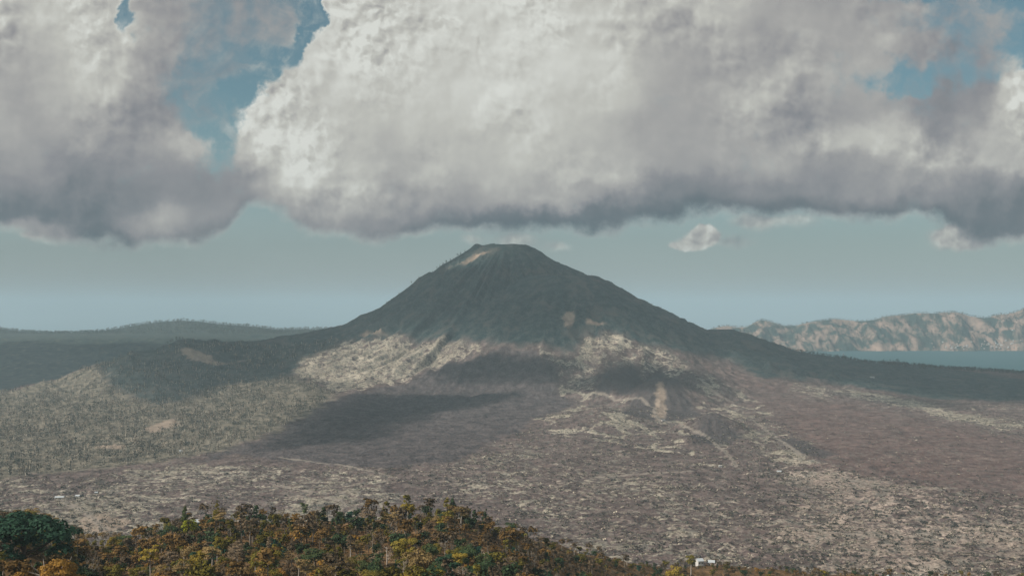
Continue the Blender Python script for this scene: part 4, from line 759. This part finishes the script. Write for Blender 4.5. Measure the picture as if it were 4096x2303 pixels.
def spread(name, proto, X, Y, Z, Hs, tints, wide=None, parts=None):
    """one mesh: copies of a small proto (V,F) at every point"""
    V, F = proto; n = len(X); a = rg.uniform(0, 6.28, n); s = Hs; w = Hs if wide is None else Hs * wide
    c, q = np.cos(a) , np.sin(a)
    out = np.empty((n, len(V), 3), np.float32)
    out[:, :, 0] = X[:, None] + w[:, None] * (V[None, :, 0] * c[:, None] - V[None, :, 1] * q[:, None])
    out[:, :, 1] = Y[:, None] + w[:, None] * (V[None, :, 0] * q[:, None] + V[None, :, 1] * c[:, None])
    out[:, :, 2] = Z[:, None] + s[:, None] * V[None, :, 2]
    FF = (F[None] + (np.arange(n) * len(V))[:, None, None]).reshape(-1, F.shape[1])
    T = np.repeat(tints, len(V), 0)
    return out.reshape(-1, 3), FF, T
def stuff_mesh(name, chunks, label):
    Vs = []; Fs = []; Ts = []; o = 0
    for v, f, t in chunks: Vs.append(v); Fs.append(f + o); Ts.append(t); o += len(v)
    ob = mesh_np(name, np.concatenate(Vs), np.concatenate(Fs), vm, {'tint': np.concatenate(Ts)}, smooth=False)
    tag(ob, label, kind='stuff'); return ob
def small_proto(kind, seed, nleaf, size, trunk=True):
    r_ = np.random.RandomState(seed)
    if kind == 'blob':
        c = [(r_.normal(0, .16), r_.normal(0, .16), r_.uniform(.42, .8)) for _ in range(6)]; rd = [(.19, .19, .17)] * 6
    elif kind == 'tall':
        c = [(r_.normal(0, .06), r_.normal(0, .06), z) for z in np.linspace(.3, .9, 5)]; rd = [(.15, .15, .14)] * 4 + [(.08, .08, .12)]
    elif kind == 'cone':
        c = [(0, 0, z) for z in np.linspace(.2, .95, 6)]; rd = [(.24 * (1.12 - z), .24 * (1.12 - z), .12) for z in np.linspace(.2, .95, 6)]
    elif kind == 'bush':
        c = [(r_.normal(0, .35), r_.normal(0, .35), r_.uniform(.1, .55)) for _ in range(5)]; rd = [(.35, .35, .3)] * 5
    cr = leaves(c, rd, nleaf, size, r_)
    nl = len(cr[0])
    if trunk: V, F = merge([cr, tube([(0, 0, -.05), (.01, 0, .45), (0, 0, .8)], [.034, .026, .008], 3)])
    else: V, F = cr
    return (V, F), nl
chunks = []
for kind in ('round', 'bushy', 'tiered', 'conical', 'slender', 'bare'):
    sel = [r for r in rest if r[4] == kind]
    if not sel: continue
    (tv, tf), (cv, cf) = proto_tree(kind, 21, .28)
    A = np.array([[r[0], r[1], r[2], r[3] / 10] for r in sel]); tn = np.array([TINT[r[5]] for r in sel]) * rg.uniform(.7, 1.3, (len(sel), 1))
    st0 = rg.get_state(); chunks.append(spread('w', (cv, cf), A[:, 0], A[:, 1], A[:, 2], A[:, 3], tn)); rg.set_state(st0)
    chunks.append(spread('w', (tv, tf), A[:, 0], A[:, 1], A[:, 2], A[:, 3], np.tile([[.26, .23, .19]] if kind in ('tiered', 'slender', 'bare') else [[.09, .07, .05]], (len(sel), 1))))
stuff_mesh('woodland', chunks, 'mixed rust and green woodland filling the gaps of the near spur')
# undergrowth of the spur
n = 9000; b = rg.uniform(-80, 1100, n); D = 300 + 850 * rg.uniform(0, 1, n) ** .8; x = (b - 512) / 1024 * D; z = ground_z(x, D)
cdn = np.interp(b, [0, 200, 440, 575, 703, 1024], [545, 660, 660, 760, 930, 1020]); k = (D < cdn + 25) & (305 - 1024 * (z - 421) / D < 600)
x, y, z, b = x[k], D[k], z[k], b[k]; pal = np.array([(.20, .115, .045), (.13, .075, .035), (.085, .080, .025), (.045, .055, .028), (.27, .19, .10), (.15, .13, .10)])
tn = pal[rg.choice(6, len(x), p=[.25, .22, .15, .14, .12, .12])] * rg.uniform(.7, 1.3, (len(x), 1)); hs = rg.uniform(1.0, 2.8, len(x))
(pv_, pf_), _n = small_proto('bush', 3, 46, .20, False); (pv2, pf2), _n = small_proto('bush', 4, 46, .20, False); m2 = rg.rand(len(x)) < .5
stuff_mesh('undergrowth', [spread('u', (pv_, pf_), x[m2], y[m2], z[m2], hs[m2], tn[m2]), spread('u', (pv2, pf2), x[~m2], y[~m2], z[~m2], hs[~m2], tn[~m2])], 'ochre and green undergrowth on the near spur')
# --- woods on the left hill ---
def zl(name, x, y):
    A = ZL[name]; i = np.clip(((x - ZX[0]) / 14).round().astype(int), 0, len(ZX) - 1); j = np.clip(((y - ZY[0]) / 14).round().astype(int), 0, len(ZY) - 1); return A[j, i]
def multi(name, label, X, Y, Hs, tints, kinds, seeds, nleaf, size, trunk=(.30, .27, .22), wide=None):
    Z = ground_z(X, Y) - .02 * Hs; ch = []; pick = rg.choice(len(kinds), len(X))
    for i, (kd, sd) in enumerate(zip(kinds, seeds)):
        s_i = pick == i
        if not s_i.any(): continue
        pr, nl = small_proto(kd, sd, nleaf, size)
        v, f, t = spread(name, pr, X[s_i], Y[s_i], Z[s_i], Hs[s_i], tints[s_i], None if wide is None else wide[s_i])
        nv = len(pr[0]); t = t.reshape(-1, nv, 3); t[:, nl:] = trunk; ch.append((v, f, t.reshape(-1, 3)))
    return stuff_mesh(name, ch, label)
def pals(n, cols, p, jit=.3): return np.array(cols)[rg.choice(len(cols), n, p=p)] * rg.uniform(1 - jit, 1 + jit, (n, 1))
n = 60000; x = rg.uniform(-2700, 0, n); y = rg.uniform(1950, 4500, n); inside = zl('forest', x, y) > 4
cl_ = fbm(x * .006, y * .006, 3); dn = .42 + .9 * cl_ + .35 * (1 - sm(2900, 3600, y)); k = inside & (rg.rand(n) < dn * .58) & (zl('pale', x, y) < -5)
x, y = x[k], y[k]; cl_ = cl_[k]
tints = pals(len(x), [(.030, .038, .030), (.15, .125, .098), (.29, .245, .19), (.075, .08, .058)], [.36, .24, .2, .2])
multi('forest', 'grey-green open forest covering the hill left of the volcano', x, y, rg.uniform(9, 22, len(x)), tints, ['blob', 'tall', 'blob', 'cone'], [1, 2, 3, 4], 22, .085, trunk=(.42, .38, .31), wide=rg.uniform(.8, 1.25, len(x)))
print('forest', len(x))
# trees strewn over the grassy apron, the dark lobe beside it and the slopes
n = 14000; x = rg.uniform(-1400, 200, n); y = rg.uniform(3000, 4700, n); bb = 512 + 1024 * x / y
k = (zl('tan90', x, y) > 0) & (rg.rand(n) < .14 + .75 * sm(430, 300, bb) * (fbm(x * .01, y * .01, 3) > 0)); x, y = x[k], y[k]
multi('scattered_bushes', 'dark bushes and small trees strewn over the pale grassy apron', x, y, rg.uniform(4, 12, len(x)), pals(len(x), [(.030, .042, .026), (.06, .066, .04)], [.6, .4]), ['blob', 'tall'], [5, 6], 14, .10)
n = 9000; x = rg.uniform(-1700, 2700, n); y = rg.uniform(3550, 5400, n); z = ground_z(x, y)
k = (zl('slope', x, y) > 0) & (rg.rand(n) < .25 + .9 * sm(-.1, .4, fbm(x * .004, y * .004, 4))) & (z > 40) & (np.hypot(x - VX, y - VY) > 260); x, y = x[k], y[k]
multi('slope_scrub', 'low dark scrub and trees on the shaded volcano slopes', x, y, rg.uniform(3.5, 9, len(x)), pals(len(x), [(.028, .042, .028), (.05, .06, .04), (.08, .08, .056)], [.5, .3, .2]), ['blob', 'tall', 'cone'], [7, 8, 9], 10, .13, trunk=(.1, .09, .07))
# shore trees on the right, silhouetted against the lake
n = 2600; b = rg.uniform(760, 1100, n); D = rg.uniform(4700, 5500, n); x = (b - 512) / 1024 * D; z = ground_z(x, D); k = (z > 25)
multi('shore_trees', 'dark line of trees along the near lake shore', x[k], D[k], rg.uniform(8, 18, k.sum()), pals(k.sum(), [(.022, .034, .024), (.04, .05, .034)], [.6, .4]), ['blob', 'cone', 'tall'], [1, 5, 6], 12, .13, trunk=(.08, .07, .05), wide=rg.uniform(.9, 1.6, k.sum()))
# far ridges
n = 11000; b = rg.uniform(-80, 420, n); D = 8250 + 1320 * rg.uniform(0, 1, n) ** .8; x = (b - 512) / 1024 * D
k = rg.rand(n) < .25 + 1.0 * sm(-.2, .3, fbm(x * .008, D * .008, 4)); x, D = x[k], D[k]; n = len(x)
multi('ridge_forest', 'blue-green forest on the far left ridge', x, D, 9 + 24 * rg.uniform(0, 1, n) ** 2, pals(n, [(.030, .048, .034), (.055, .068, .046)], [.6, .4]), ['blob', 'tall', 'blob'], [1, 2, 3], 10, .13, trunk=(.08, .07, .05))
n = 5200; b = rg.uniform(690, 1100, n); D = rg.uniform(9500, 10200, n); x = (b - 512) / 1024 * D; cn = fbm(x * .003, D * .003, 4); k = (cn > .05) | ((D > 10050) & (D < 10180) & (rg.rand(n) < .7))
multi('wall_trees', 'dark tree patches on the far wall above the lake', x[k], D[k], rg.uniform(10, 24, k.sum()), pals(k.sum(), [(.035, .052, .038), (.055, .064, .046)], [.6, .4]), ['blob', 'tall'], [1, 3], 10, .14, trunk=(.08, .07, .05))
# tufts of scrub and dry grass standing on the lava plain
n = 46000; b = rg.uniform(-60, 1090, n); D = 1250 + 1900 * rg.uniform(0, 1, n) ** 1.25; x = (b - 512) / 1024 * D
tz = np.maximum(zl('tan60', x, D) > -20, .55 * (zl('tan40', x, D) > -20)); tz = np.maximum(tz, .35 * (zl('tan20', x, D) > 0)) + .10
k = (rg.rand(n) < tz * (.35 + 1.1 * sm(-.25, .3, fbm(x * .012, D * .012, 4)))) & (zl('fresh', x, D) < 0); x, D = x[k], D[k]
multi('plain_scrub', 'low grey and straw scrub tufts on the lava plain', x, D, rg.uniform(1.3, 4.2, len(x)), pals(len(x), [(.040, .042, .034), (.13, .12, .092), (.34, .30, .235), (.22, .18, .15)], [.36, .24, .2, .2]), ['bush', 'bush'], [11, 12], 8, .34, trunk=(.2, .18, .14), wide=rg.uniform(.8, 1.6, len(x)))
# --- single trees on the volcano's skyline ---
prs = [small_proto(kd, sd, 60, .07) for kd, sd in (('blob', 31), ('tall', 32), ('cone', 33))]
SK = []
for i, (pr, nl) in enumerate(prs):
    V, F = pr; o = mesh_np('tree', V, F, vm, {'tint': np.where(np.arange(len(V))[:, None] < nl, (.026, .038, .028), (.10, .09, .07))}, smooth=False, link=False); SK.append(o)
def skyline(b, kind, h, dy, label, group):
    x0 = (b - 512) / 1024 * 4800; ys = np.linspace(4500, 5000, 120); zs = height((b - 512) / 1024 * ys, ys); k = ((zs - 421) / ys).argmax()
    o = SK[kind].copy(); col.objects.link(o); y = ys[k] + dy; x = (b - 512) / 1024 * y
    o.location = (x, y, float(ground_z(x, y)[0]) - .4); o.scale = (h, h, h); o.rotation_euler = (0, 0, rg.uniform(0, 6)); tag(o, label, 'tree', group)
for b in (386, 391, 394, 397, 400, 404, 408, 411, 415, 417): skyline(b + rg.uniform(-1, 1), 1 + int(rg.randint(2)), rg.uniform(9, 16), rg.uniform(-25, 0), 'small thin tree on the lower left skyline of the volcano', 'thin trees on the lower left skyline of the volcano')
for b in (420, 424, 427, 430, 433, 436): skyline(b + rg.uniform(-1, 1), int(rg.randint(3)), rg.uniform(14, 22), rg.uniform(-25, 0), 'dark tree in the clump halfway up the left skyline', 'trees in the clump halfway up the left skyline')
for b in (439, 442, 444, 447, 450, 454, 458, 461, 465): skyline(b + rg.uniform(-1, 1), int(rg.randint(3)), rg.uniform(12, 22), rg.uniform(-30, 0), 'dark tree below the volcano summit on the left skyline', 'trees high on the left skyline of the volcano')
for b in (476, 478.5, 481, 484, 487): skyline(b, 1, rg.uniform(12, 18), -120, 'thin dark tree just beneath the summit rim', 'row of trees just beneath the summit rim')
for b in (637, 640, 643, 648, 652, 661): skyline(b, 1 + int(rg.randint(2)), rg.uniform(8, 14), -10, 'small tree on the right skyline of the volcano', 'trees on the right skyline of the volcano')
for b in (734, 741, 748, 752, 757, 762, 774): skyline(b, int(rg.randint(3)), rg.uniform(10, 16), -10, 'dark tree on the low right shoulder before the far wall', 'trees on the low right shoulder')
# row of trees on the left hill's crest
for b in (168, 171, 173, 177, 180, 183): 
    D = 4240; x, y, z = at(b, D); o = SK[0].copy(); col.objects.link(o); o.location = (x, y, z - .4); h = rg.uniform(14, 22); o.scale = (h, h, h); tag(o, 'dark round tree in the short row on the left hill crest', 'tree', 'row of trees on the left hill crest')

# ---------- buildings ----------
def flat_mat(name, c, rough=.8, spec=.2):
    m, t = material(name); n_ = t.noise(t.n.new('ShaderNodeNewGeometry').outputs['Position'], 1.5, 4, .6)
    finish(t, t.mix(n_, tuple(v * .78 for v in c), tuple(min(1, v * 1.15) for v in c)), rough, spec=spec); return m
BM = {'white': flat_mat('white_render', (.60, .60, .58)), 'pale': flat_mat('pale_plaster', (.55, .50, .44)), 'tin': flat_mat('pale_tin_roof', (.48, .52, .54), .5, .4), 'dark': flat_mat('dark_thatch', (.055, .045, .042)),
      'tile': flat_mat('red_brown_tile', (.24, .12, .085)), 'pane': flat_mat('dark_window', (.03, .035, .04), .2, .5), 'wood': flat_mat('brown_timber', (.15, .10, .07)), 'conc': flat_mat('weathered_concrete', (.44, .40, .37))}
def box(cx, cy, cz, sx, sy, sz_):
    V = np.array([(cx + i * sx / 2, cy + j * sy / 2, cz + k * sz_ / 2) for i in (-1, 1) for j in (-1, 1) for k in (-1, 1)], float)
    return V, np.array([[0, 1, 3, 2], [4, 6, 7, 5], [0, 4, 5, 1], [2, 3, 7, 6], [0, 2, 6, 4], [1, 5, 7, 3]])
def gable(L, Wd, z, rise, over=.5, th=.18):
    """two sloped slabs along x"""
    ps = []
    for s in (-1, 1):
        y0, y1 = 0, s * (Wd / 2 + over); z0, z1 = z + rise, z - rise * over / (Wd / 2); x0, x1 = -L / 2 - over, L / 2 + over
        V = np.array([(x0, y0, z0), (x1, y0, z0), (x1, y1, z1), (x0, y1, z1), (x0, y0, z0 + th), (x1, y0, z0 + th), (x1, y1, z1 + th), (x0, y1, z1 + th)], float)
        ps.append((V, np.array([[0, 1, 2, 3], [4, 7, 6, 5], [0, 4, 5, 1], [1, 5, 6, 2], [2, 6, 7, 3], [3, 7, 4, 0]])))
    return merge(ps)
def hip(L, Wd, z, rise, over=.6):
    a, b = L / 2 + over, Wd / 2 + over; r = max(a - b, .3)
    V = np.array([(-a, -b, z), (a, -b, z), (a, b, z), (-a, b, z), (-r, 0, z + rise), (r, 0, z + rise)], float)
    return V, np.array([[0, 1, 5, 4], [2, 3, 4, 5], [1, 2, 5, 5], [3, 0, 4, 4], [3, 2, 1, 0]])
def tri_fix(F): return F
def house(name, b, D, L, Wd, H, roof, wallm, roofm, label, rot=0.0, group=None, floors=1, cat='house', wins=True, posts=False, z_add=0.0, xy=None):
    x, y, z = at(b, D) if xy is None else (xy[0], xy[1], float(ground_z(*xy)[0]))
    o = bpy.data.objects.new(name, None); col.objects.link(o); o.location = (x, y, z + z_add); o.rotation_euler = (0, 0, rot); tag(o, label, cat, group)
    zb_ = 1.2 if posts else 0.0
    wl = [box(0, 0, zb_ + H / 2 - .6, L, Wd, H + 1.2 if not posts else H)]
    if roof == 'gable':   # gable ends
        for s in (-1, 1):
            V = np.array([(s * L / 2, -Wd / 2, zb_ + H), (s * L / 2, Wd / 2, zb_ + H), (s * L / 2, 0, zb_ + H + Wd * .28), (s * (L / 2 - .2), -Wd / 2, zb_ + H), (s * (L / 2 - .2), Wd / 2, zb_ + H), (s * (L / 2 - .2), 0, zb_ + H + Wd * .28)], float)
            wl.append((V, np.array([[0, 1, 2, 2], [3, 5, 4, 4], [0, 3, 4, 1], [1, 4, 5, 2], [2, 5, 3, 0]])))
    def clean(v, f):
        me = bpy.data.meshes.new('m'); return v, f
    mesh_poly('wall', wl, BM[wallm], o)
    mesh_poly('roof', [gable(L, Wd, zb_ + H + .02, Wd * .28)] if roof == 'gable' else [hip(L, Wd, zb_ + H + .02, Wd * .32)] if roof == 'hip' else [box(0, 0, zb_ + H + .16, L + .8, Wd + .8, .3)], BM[roofm], o)
    mesh_poly('door', [box(0, -Wd / 2 - .03, zb_ + 1.05, .95, .08, 2.1)], BM['wood'], o)
    if wins:
        for f in range(floors):
            for sx in (-.32, .32):
                mesh_poly('window', [box(L * sx, -Wd / 2 - .03, zb_ + 1.6 + 2.9 * f, 1.1, .08, 1.1)], BM['pane'], o)
    if posts:
        for i in (-1, 1):
            for j in (-1, 1): mesh_poly('post', [box(i * (L / 2 - .2), j * (Wd / 2 - .2), 0, .25, .25, 2.5)], BM['conc'], o)
    return o
def mesh_poly(name, parts, mat, parent):
    V, Fq = [], []; off = 0
    for v, f in parts:
        V += [tuple(p) for p in v]; Fq += [tuple(dict.fromkeys(int(i) + off for i in ff)) for ff in f]; off += len(v)
    me = bpy.data.meshes.new(name); me.from_pydata(V, [], Fq); me.materials.append(mat); me.update()
    ob = bpy.data.objects.new(name, me); col.objects.link(ob); ob.parent = parent; return ob
house('hillside_house', 699.5, 940, 5.2, 6.0, 6.4, 'gable', 'white', 'tin', 'tall narrow white house with gable, leftmost of the three hillside houses', .25, floors=2)
house('pavilion', 705.5, 950, 7.0, 4.6, 2.8, 'hip', 'white', 'dark', 'low white building with dark hipped roof between two pale houses', .1)
house('hillside_house', 711.5, 945, 5.4, 5.0, 3.6, 'gable', 'pale', 'tin', 'small house with pale blue-grey roof right of the dark roofed one', -.2)
house('roadside_house', 777, 905, 5, 4.5, 3.0, 'gable', 'white', 'tin', 'small white house, left one of three at the bottom edge', .3)
house('roadside_house', 784, 900, 4.5, 4.0, 2.6, 'gable', 'pale', 'tin', 'small pale shed, middle one of three at the bottom edge', -.3)
house('roadside_house', 790.5, 905, 6, 5, 3.4, 'hip', 'white', 'tin', 'white hipped roof house, right one of three at the bottom edge', .5)
house('tree_house', 195.6, 640, 4.5, 4, 3.6, 'gable', 'white', 'tin', 'small white roofed house half hidden beside the lime tree', .2)
def xyof(k): return PLACES[k][0][:2]
house('white_hut', 0, 0, 6.5, 5, 3.6, 'flat', 'white', 'white', 'small square white hut beside the dark track on the lava plain', .1, cat='hut', xy=xyof('hut_a'))
house('white_hut', 0, 0, 9, 5, 2.6, 'gable', 'pale', 'tin', 'low white roofed hut among straw grass right of the plain track', -.1, cat='hut', xy=xyof('hut_b'))
house('long_shed', 0, 0, 15, 7, 3, 'gable', 'pale', 'tin', 'long pale roofed shed at the left edge of the lava plain', .15, cat='shed', xy=xyof('shed'))
house('white_shed', 0, 0, 8, 5, 2.6, 'gable', 'white', 'tin', 'small white shed right of the long shed', -.2, cat='shed', xy=xyof('shed2'))
house('white_shed', 0, 0, 5, 4, 2.4, 'gable', 'white', 'tin', 'tiny white shed standing on dark lava behind the long shed', .3, cat='shed', xy=xyof('shed3'))
house('quarry_hut', 0, 0, 10, 7, 4, 'flat', 'conc', 'tin', 'small hut at the foot of the cinder cone with the pale streak', .3, cat='hut', xy=xyof('cinder'))
house('lone_hut', 0, 0, 16, 9, 5, 'flat', 'white', 'white', 'lone white hut on the shaded lava toward the lake', 0, cat='hut', xy=xyof('lone'))
house('forest_hut', 0, 0, 7, 5, 3, 'gable', 'white', 'tin', 'white roofed hut in the clearing of the left forest', .2, cat='hut', xy=xyof('forest_hut'))
# low railed viaduct at the foot of the slope
x, y, z = at(852, 1010); vd = bpy.data.objects.new('viaduct', None); col.objects.link(vd); vd.location = (x, y, z); vd.rotation_euler = (0, 0, .12); tag(vd, 'short pale concrete viaduct on thin piers at the bottom right', 'viaduct')
mesh_poly('deck', [box(0, 0, 4.2, 21, 3, .6)], BM['conc'], vd); mesh_poly('railing', [box(0, -1.45, 4.95, 21, .12, .9), ], BM['conc'], vd)
for i in range(9): mesh_poly('pier', [box(-9.2 + i * 2.3, 0, .9, .55, 2.2, 6.0)], BM['conc'], vd)
# white shrine tower near the bottom edge
x, y, z = at(888, 960); sh = bpy.data.objects.new('shrine', None); col.objects.link(sh); sh.location = (x, y, z); tag(sh, 'tiny white shrine with pointed top near the bottom right edge', 'shrine')
mesh_poly('base', [box(0, 0, .8, 2.6, 2.6, 2.6)], BM['white'], sh); mesh_poly('shaft', [box(0, 0, 3.3, 1.2, 1.2, 2.4)], BM['white'], sh)
mesh_poly('roof', [hip(1.2, 1.2, 4.5, 1.6, .4)], BM['tin'], sh)
# pale tower on the near shore
x, y = (843.5 - 512) / 1024 * 5150, 5150; z = float(ground_z(x, y)[0]); tw = bpy.data.objects.new('shore_tower', None); col.objects.link(tw); tw.location = (x, y, z - 2); tag(tw, 'slim white tower standing on the near lake shore', 'tower')
v_, f_ = tube([(0, 0, 0), (0, 0, 22), (0, 0, 40)], [3.2, 2.6, 2.2], 10); mesh_poly('shaft', [(v_, f_)], BM['white'], tw); v_, f_ = tube([(0, 0, 38), (0, 0, 42), (0, 0, 46)], [3.6, 3.6, .3], 10); mesh_poly('cap', [(v_, f_)], BM['tin'], tw)
# village at the foot of the far wall
def base_y(b):
    ys = np.linspace(9000, 9900, 200); zs = height((b - 512) / 1024 * ys, ys); k = np.where(zs > 3)[0]; return ys[k[0]] if len(k) else 9500
for i in range(62):
    b = float(np.clip(rg.normal(985, 24), 932, 1022)) if i < 48 else rg.uniform(925, 1022); up_ = abs(rg.normal(0, 1)) * (65 if b > 975 else 30); yb = base_y(b) + 12 + min(up_, 240)
    wl_, rf_ = [('white', 'tin'), ('pale', 'tile'), ('pale', 'tin'), ('white', 'tile')][int(rg.randint(4))]
    house('village_house', b, yb, rg.uniform(9, 17), rg.uniform(8, 11), rg.uniform(5, 8), 'gable', wl_, rf_, f"{'white' if wl_ == 'white' else 'pale'} walled village house with {'silvery' if rf_ == 'tin' else 'red-brown'} roof on the far lake shore", rg.uniform(-.5, .5), f"village houses with {wl_} walls and {rf_} roofs on the far shore", wins=False)
x = (952 - 512) / 1024 * (base_y(952) + 25); y = base_y(952) + 25; z = float(ground_z(x, y)[0]); tp = bpy.data.objects.new('temple_tower', None); col.objects.link(tp); tp.location = (x, y, z); tag(tp, 'slim tiered white temple tower rising among the village houses', 'temple')
mesh_poly('base', [box(0, 0, 5, 9, 9, 12)], BM['white'], tp)
for i in range(4): mesh_poly('tier', [hip(7 - i * 1.4, 7 - i * 1.4, 11 + i * 5, 3, 1.2), box(0, 0, 11.5 + i * 5 - 1, 4 - i * .6, 4 - i * .6, 5)], BM['tin'], tp)
